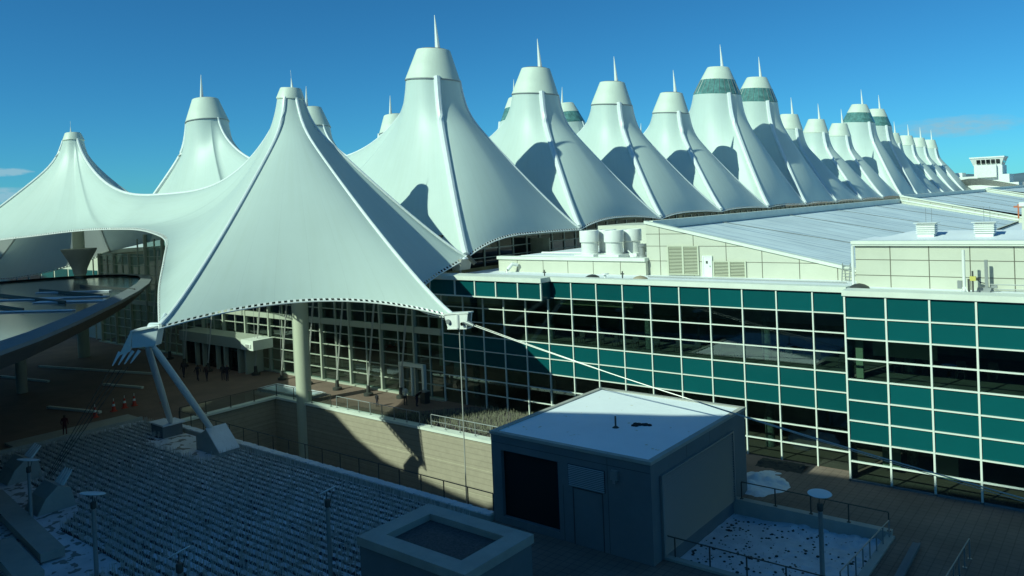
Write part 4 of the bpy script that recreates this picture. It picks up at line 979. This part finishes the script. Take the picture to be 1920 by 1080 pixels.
# ------------------------------------------------------------ lamps
def street_lamp(x, y, zt, label, nrm=(0, 0, 1), R=.5):
    T = thing('street_lamp', label, 'street lamp', (x, y, 0), 'indirect disc lamps')
    t = MB(); t.tube([(x, y, 0), (x, y, .1), (x, y, zt-.75)], [.14, .105, .095], 16); t.lathe((x, y, 0), [(.24, 0), (.24, .05), (.13, .06)], 16); mk('pole', t, M['steel'], T, smooth=True)
    t = MB(); t.lathe((x, y, zt-.75), [(.095, 0), (.13, .04), (.13, .30), (.10, .34), (.01, .34)], 16); mk('lamp_body', t, M['darkmetal'], T, smooth=True)
    R_ = Vector((0, 0, 1)).rotation_difference(Vector(nrm).normalized()).to_matrix()
    t = MB(); t.lathe((x, y, zt), [(.01, -.03), (R*.9, -.03), (R, 0), (R*.96, .02), (.01, .035)], 28, 0, R_); mk('reflector_disc', t, M['bluewhite'], T, smooth=True)
    t = MB(); t.tube([(x+.08, y+.04, zt-.6), (x+.28, y+.1, zt-.04)], .016, 5); t.tube([(x-.04, y, zt-.5), (x-.02, y, zt-.02)], .022, 5); mk('bracket', t, M['darkmetal'], T)
street_lamp(-10.95, 33.4, 4.40, 'lamp post with round white disc standing by the snowy bed at lower right', (.03, -.02, 1))
street_lamp(-40.2, 16.2, 4.05, 'slim lamp post with tilted white disc, middle of the left planted bed', (-.06, .26, 1), .58)
street_lamp(-50.3, 16.9, 3.75, 'leftmost lamp post with tilted disc, close to the concrete anchor', (-.06, .26, 1), .58)
street_lamp(-28.9, 21.5, 4.75, 'lamp post with edge-on disc just left of the rimmed grey box', (-.50, -.12, 1), .42)
street_lamp(-27.5, 13.9, 5.2, 'lamp post cut off by the bottom edge in the left bed', (-.50, -.16, 1), .42)

# ------------------------------------------------------------ benches / low walls at lower left
for i, (cx_, cy_2, lx, ly, rz_, lab) in enumerate(((-50.3, 16.3, 6.5, .55, math.radians(-6), 'long pale concrete bench wall at lower left'), (-44.8, 14.2, 3.0, .6, math.radians(-6), 'short concrete bench wall in the bottom left corner'))):
    t = MB(); t.obox((cx_, cy_2, .35), (lx, ly, .22), rz_); t.obox((cx_, cy_2, .07), (lx*.96, ly*.7, .06), rz_); mk('bench_wall', t, M['concrete'], label=lab, cat='bench')
# ------------------------------------------------------------ dry plants
def plant_rows(name, x0, x1, ys, dx, hs, hb, mats_, label, lean=.05, skip=None, dens=3, wst=.010, nst=3):
    V = []; F = []; MI = []
    for y in ys:   # low dark litter ridge along each row
        xa = x0(y) if callable(x0) else x0; xb = x1(y) if callable(x1) else x1; n_ = int((xb-xa)/.35); prev = None
        for i in range(n_+1):
            xx = xa+(xb-xa)*i/n_
            if skip and skip(xx, y): prev = None; continue
            h = .05+.05*RNG.random(); w2 = .05+.04*RNG.random(); yy = y+.05*math.sin(xx*.8+y)+RNG.normal(0, .012); o = len(V)
            V += [(xx, yy-w2, .03), (xx, yy, .03+h), (xx, yy+w2, .03)]
            if prev is not None and RNG.random() > .07:
                F.append((prev, o, o+1, prev+1)); MI.append(1); F.append((prev+1, o+1, o+2, prev+2)); MI.append(1)
            prev = o
    for y in ys:
        x = x0(y) if callable(x0) else x0; xe = x1(y) if callable(x1) else x1
        while x < xe:
            x += dx*RNG.uniform(.6, 1.4)
            if skip and skip(x, y): continue
            big = RNG.random()
            # leafy base clump: a few crossing blades
            for _ in range(dens):
                a = RNG.uniform(0, 3.14); r_ = RNG.uniform(.04, .10); h = hb*RNG.uniform(.6, 1.3); px = x+RNG.normal(0, .03); py = y+RNG.normal(0, .025)
                c, s_ = math.cos(a)*r_, math.sin(a)*r_; o = len(V)
                V += [(px-c, py-s_, .02), (px+c, py+s_, .02), (px+c*.6+RNG.normal(0, .03), py+s_*.6, h), (px-c*.7, py-s_*.7+RNG.normal(0, .03), h*RNG.uniform(.6, 1))]
                F.append((o, o+1, o+2, o+3)); MI.append(1)
            for _ in range(nst if big > .3 else 1):
                px = x+RNG.normal(0, .05); py = y+RNG.normal(0, .06); h = hs*RNG.uniform(.55, 1.25); lx = RNG.normal(0, lean)*h; ly = RNG.normal(0, lean)*h; o = len(V); w_ = wst
                V += [(px-w_*cy_, py-w_*sy_, .05), (px+w_*cy_, py+w_*sy_, .05), (px+w_*.6+lx, py+w_*.6+ly, h), (px-w_*.6+lx, py-w_*.4+ly, h)]
                F.append((o, o+1, o+2, o+3)); MI.append(0)
    t = MB(); t.v = V; t.f = F; t.mi = MI
    return mk(name, t, mats_, label=label, cat='dry plants', kind='stuff')
rows = [17.6+.52*i for i in range(27)]
def x0f(y): return -66.5 if y > 19.5 else -50+ (19.5-y)*1.0
plant_rows('dry_bed_plants', x0f, -29.3, [y for y in rows if y < 31.2], .10, .52, .11, [M['stem'], M['leaf']],
           'rows of dead perennials with pale stalks on snow filling the left bed',
           skip=lambda x, y: (y > 28.2 and -60.5 < x < -52.0) or ((x+52.2)**2+(y-18.6)**2 < 2.6) or (-27.4 < x < -20.6 and 21.4 < y < 26.3) or ((x+60)**2+(y-19.6)**2 < 2.5))
plant_rows('dry_bed_plants', -40.0, -21.5, [11+.52*i for i in range(13)], .10, .52, .11, [M['stem'], M['leaf']], 'rows of dead perennials at the bottom edge beside the rimmed box')
g = MB(); g.add([(-50.5, 42.9, .03), (-28.2, 42.9, .03), (-28.2, 49.1, .03), (-45.0, 49.1, .03)], [(0, 1, 2, 3)]); mk('planting_bed_soil', g, M['leaf'], kind='structure')
def gx0(y): return -49.5 + (y-43)*1.1
plant_rows('tall_grass', gx0, -28.4, [43.1+.35*i for i in range(17)], .15, .50, .2, [M['yellowgrass'], M['leaf']], 'tall straw coloured grass between the brick wall and the glass facade', lean=.10, wst=.012, dens=2, nst=2)
# planter with snow left of mast
g = MB(); g.box(-68.0, -60.2, 42.95, 45.2, 0, .28); mk('planter_kerb', g, M['concrete'], label='raised planter kerb behind the big column', cat='planter')
field(-67.8, -60.4, 43.05, 45.1, 40, 16, lambda x, y: .30+.08*abs(mn.noise(Vector((x*2, y*2, 0)))), 'planter_snow', M['snow'], kind='structure')
# low left plaza kerbs
for i, (a, b, lab) in enumerate((((-101.7, 31.8), (-93.0, 33.6), 'pale kerb of the left road bay'), ((-85.6, 36.1), (-80.0, 37.5), 'kerb segment on the plaza left of the struts'), ((-80.2, 28.8), (-73.5, 30.6), 'curved kerb near the traffic cones'), ((-104, 36.6), (-86, 41.5), 'long kerb line behind the canopy column'))):
    a = Vector((*a, 0)); b = Vector((*b, 0)); d = b-a; t = MB(); t.obox(((a.x+b.x)/2, (a.y+b.y)/2, .1), (d.length/2, .14, .1), math.atan2(d.y, d.x)); mk('kerb', t, M['coping'], label=lab, cat='kerb')
T = thing('litter_bin', 'dark square litter bin beside the doors at the end of the glazed wall', 'bin', (-49.8, 47.9, 0))
t = MB(); t.box(-50.1, -49.5, 47.6, 48.2, 0, 1.0); mk('body', t, M['darkmetal'], T)
t = MB(); t.box(-50.15, -49.45, 47.55, 48.25, 1.0, 1.08); mk('lid', t, M['steel'], T)

# traffic cones
def cone(x, y, label):
    T = thing('traffic_cone', label, 'traffic cone', (x, y, 0), 'orange cones on the plaza')
    t = MB(); t.box(x-.24, x+.24, y-.24, y+.24, 0, .05); mk('base', t, M['cone'], T)
    t = MB(); t.lathe((x, y, .05), [(.2, 0), (.13, .42)], 14); t.lathe((x, y, .05), [(.10, .62), (.05, .85), (.01, .86)], 14); mk('body', t, M['cone'], T, smooth=True)
    t = MB(); t.lathe((x, y, .05), [(.13, .42), (.10, .62)], 14); t.tube([(x, y, .86), (x, y, 1.15)], .03, 8); mk('reflective_band', t, M['white'], T)
for p, l in (((-73.1, 31.6), 'orange traffic cone, left of the close trio on the plaza'), ((-73.4, 32.7), 'orange traffic cone, middle of the close trio on the plaza'), ((-73.45, 33.6), 'orange traffic cone, right of the close trio on the plaza'),
             ((-72.0, 35.6), 'orange traffic cone close behind the left blue strut'), ((-72.4, 29.7), 'nearest orange traffic cone, apart from the trio')): cone(*p, l)

# ------------------------------------------------------------ people
def person(x, y, face, label, pose='walk', top=(.03, .03, .04), legs=(.03, .03, .05), bagc=None, h=1.75):
    J = {'pel': (0, 0, .95, .15), 'waist': (0, .01, 1.12, .14), 'chest': (0, .02, 1.35, .17), 'neck': (0, .02, 1.50, .06), 'head': (0, .04, 1.62, .10), 'crown': (0, .03, 1.72, .07)}
    E_ = [('pel', 'waist'), ('waist', 'chest'), ('chest', 'neck'), ('neck', 'head'), ('head', 'crown')]
    st = .32 if pose == 'walk' else .03
    bend = .45 if pose == 'bend' else 0
    for sd, nm in ((-1, 'l'), (1, 'r')):
        f_ = st*sd
        J['hip'+nm] = (.09*sd, 0, .90, .10); J['kn'+nm] = (.10*sd, f_*.55+.04, .50, .07); J['an'+nm] = (.11*sd, f_-.03, .09, .045); J['toe'+nm] = (.12*sd, f_+.13, .04, .04)
        E_ += [('pel', 'hip'+nm), ('hip'+nm, 'kn'+nm), ('kn'+nm, 'an'+nm), ('an'+nm, 'toe'+nm)]
        J['sh'+nm] = (.19*sd, .02, 1.42, .07); J['el'+nm] = (.25*sd, -f_*.4-.03, 1.14, .05); J['wr'+nm] = (.25*sd, -f_*.7+.10, .92, .035); J['ha'+nm] = (.25*sd, -f_*.75+.14, .84, .03)
        E_ += [('chest', 'sh'+nm), ('sh'+nm, 'el'+nm), ('el'+nm, 'wr'+nm), ('wr'+nm, 'ha'+nm)]
    if bend:
        for k_ in J:
            px, py, pz, r_ = J[k_]
            if pz > 1.0 or k_[:2] in ('el', 'wr', 'ha'):
                dy, dz = py, pz-.95; a_ = -.9; J[k_] = (px, dy*math.cos(a_)-dz*math.sin(a_), .95+dy*math.sin(a_)+dz*math.cos(a_), r_)
    names = list(J); me = bpy.data.meshes.new('person'); me.from_pydata([J[n_][:3] for n_ in names], [(names.index(a), names.index(b)) for a, b in E_], [])
    o = bpy.data.objects.new('person', me); COL.objects.link(o)
    sk = o.modifiers.new('s', 'SKIN'); sv = me.skin_vertices[0].data
    for i, n_ in enumerate(names): sv[i].radius = (J[n_][3], J[n_][3]*.85); sv[i].use_root = (i == 0)
    ss = o.modifiers.new('d', 'SUBSURF'); ss.levels = 1; ss.render_levels = 1
    dg = bpy.context.evaluated_depsgraph_get(); nm_ = bpy.data.meshes.new_from_object(o.evaluated_get(dg)); o.modifiers.clear(); o.data = nm_
    for mm in (mat('jacket_cloth', top, .9), mat('trouser_cloth', legs, .9), M['skin'], mat('hair', (.03, .02, .015), .8)): nm_.materials.append(mm)
    hd = Vector(J['head'][:3])
    for p_ in nm_.polygons:
        c_ = p_.center
        if (c_-hd).length < .17 and (c_.z > hd.z-.10): p_.material_index = 3 if (c_.z > hd.z+.05 or c_.y < hd.y-.02) else 2
        elif c_.z < .93: p_.material_index = 1 if abs(c_.x) < .21 else (2 if c_.z < .90 else 0)
        else: p_.material_index = 0
        p_.use_smooth = True
    s_ = h/1.75; o.scale = (s_, s_, s_); o.location = (x, y, 0); o.rotation_euler = (0, 0, face)
    ORG[o.name] = (x, y, 0); tag(o, label, 'person', 'people on the plaza')
    if bagc:
        t = MB(); t.obox((x+.0, y-.2, 1.25*s_), (.16, .10, .24), face); b_ = mk('backpack', t, mat('bag_cloth', bagc, .9), label='backpack worn by a walker on the plaza', cat='bag')
        b_.location = (x-math.sin(-face)*-.0, y, 0) if False else b_.location
    return o
person(-81.9, 42.9, 1.3, 'person in dark coat, far left of the group walking on the plaza', legs=(.02, .03, .06))
person(-81.0, 42.4, 1.5, 'person walking close behind the leftmost one, in dark clothes')
person(-78.1, 42.4, 1.6, 'person in black walking alone in the middle of the plaza group', top=(.02, .02, .03))
person(-77.0, 42.8, 1.4, 'person in dark clothes with a reddish waist band on the plaza', top=(.05, .03, .035))
person(-75.6, 43.8, 1.2, 'left one of the pair standing close together near the vestibule', pose='stand')
person(-75.0, 43.9, -1.6, 'right one of the pair standing close together near the vestibule', pose='stand', top=(.015, .015, .03))
person(-50.7, 46.4, .4, 'person in pale clothes standing in the sun by the doors', pose='stand', top=(.5, .5, .45), legs=(.05, .05, .05))
person(-49.6, 46.7, -1.3, 'person in black leaning forward by the sunlit doors', pose='bend', top=(.012, .012, .02))
person(-52.7, 44.9, .2, 'person in black seated low near the glass railing', pose='stand', top=(.015, .015, .02), h=1.2)
person(-68.4, 25.7, 1.0, 'lone person in a dark red coat on the plaza at far left', pose='stand', top=(.09, .015, .02), legs=(.07, .015, .02))

# ------------------------------------------------------------ hotel entrance canopy, lower left
outline = [(-40, 6), (-49.6, 15.6), (-53.3, 19), (-59, 23.5), (-69.7, 31.3), (-76.6, 36), (-84, 40.6), (-91, 44.4), (-96, 46.4), (-101, 46.8), (-105, 45.2), (-108, 41.6), (-110, 35), (-110, 22), (-104, 4), (-90, -2), (-60, -2), (-44, 0)]
cc = thing('entrance_canopy', 'huge curved hotel canopy with pale rim and streaked glass top at left', 'canopy', (-80, 22, 0))
t = MB(); nq = len(outline); cc2 = [(-84+(x+84)*.93, 18+(y-18)*.93) for x, y in outline]
t.add([(x, y, 10.05) for x, y in outline]+[(x, y, 8.75) for x, y in cc2], [(i, nq+i, nq+(i+1) % nq, (i+1) % nq) for i in range(nq)]+[tuple(range(nq, 2*nq))[::-1]]); mk('fascia', t, M['canopydark'], cc)
cx0, cy0 = -84, 18
inn = [(cx0+(x-cx0)*.93, cy0+(y-cy0)*.94) for x, y in outline]
t = MB(); n = len(outline)
t.add([(x, y, 10.3) for x, y in outline]+[(x, y, 10.42) for x, y in inn]+[(x, y, 10.05) for x, y in outline], [(i, (i+1) % n, n+(i+1) % n, n+i) for i in range(n)]+[(2*n+i, 2*n+(i+1) % n, (i+1) % n, i) for i in range(n)]); mk('rim', t, M['dconcrete'], cc)
t = MB(); t.add([(x, y, 10.2) for x, y in inn], [tuple(range(n))]); mk('glass_top', t, M['canopyglass'], cc)
t = MB()
for i in range(9): y = 4+i*4; t.box(-90, -60 - i*2.2, y, y+.12, 10.22, 10.45)
mk('roof_ribs', t, M['darkmetal'], cc)
for i, (x, y, l_, r2, z) in enumerate(((-84, 33, 5, .5, 10.26), (-78, 30.5, 4.5, .5, 10.26), (-74, 29, 4.5, .9, 10.26), (-82, 27, 6, .6, 10.26), (-70, 24, 5, .5, 10.26))):
    t = MB(); t.obox((x, y, z), (l_*.8, r2*.55, .04), .55); mk('snow_strip', t, M['snow'], cc)
for i, (x, y) in enumerate(((-90, 30),)):
    t = MB(); t.tube([(x, y, 0), (x, y, 8.9)], .5, 16); mk('column', t, M['concrete'], cc, smooth=True)

# ------------------------------------------------------------ the hotel the photograph is taken from (casts the big shade)
hp = [(-190, 54), (-150, 48), (-120, 42.5), (-104, 40.6), (-90, 38), (-78, 35.8), (-67.9, 33.7), (-65.1, 32.0), (-61.9, 30.7), (-58.3, 30.1), (-53.9, 29.5), (-50.6, 29.2), (-46.3, 30.8), (-39, 34.5), (-36, 35.7), (-33, 36.8), (-30.4, 38.2), (-20, 39.2), (40, 46)]
ht = thing('hotel_building', 'hotel behind the viewpoint whose roofline casts the big foreground shadow', 'building', (-60, -12, 0))
t = MB(); poly = [(-190, -3, 0), (40, -3, 0)] + [(x, -3, z) for x, z in hp[::-1]]
t.slab([Vector(p) for p in poly], (0, -18, 0)); mk('wall', t, M['glasshotel'] if 'glasshotel' in M else mat('blue_hotel_glass', (.62, .78, .82), .3, metal=.85), ht)
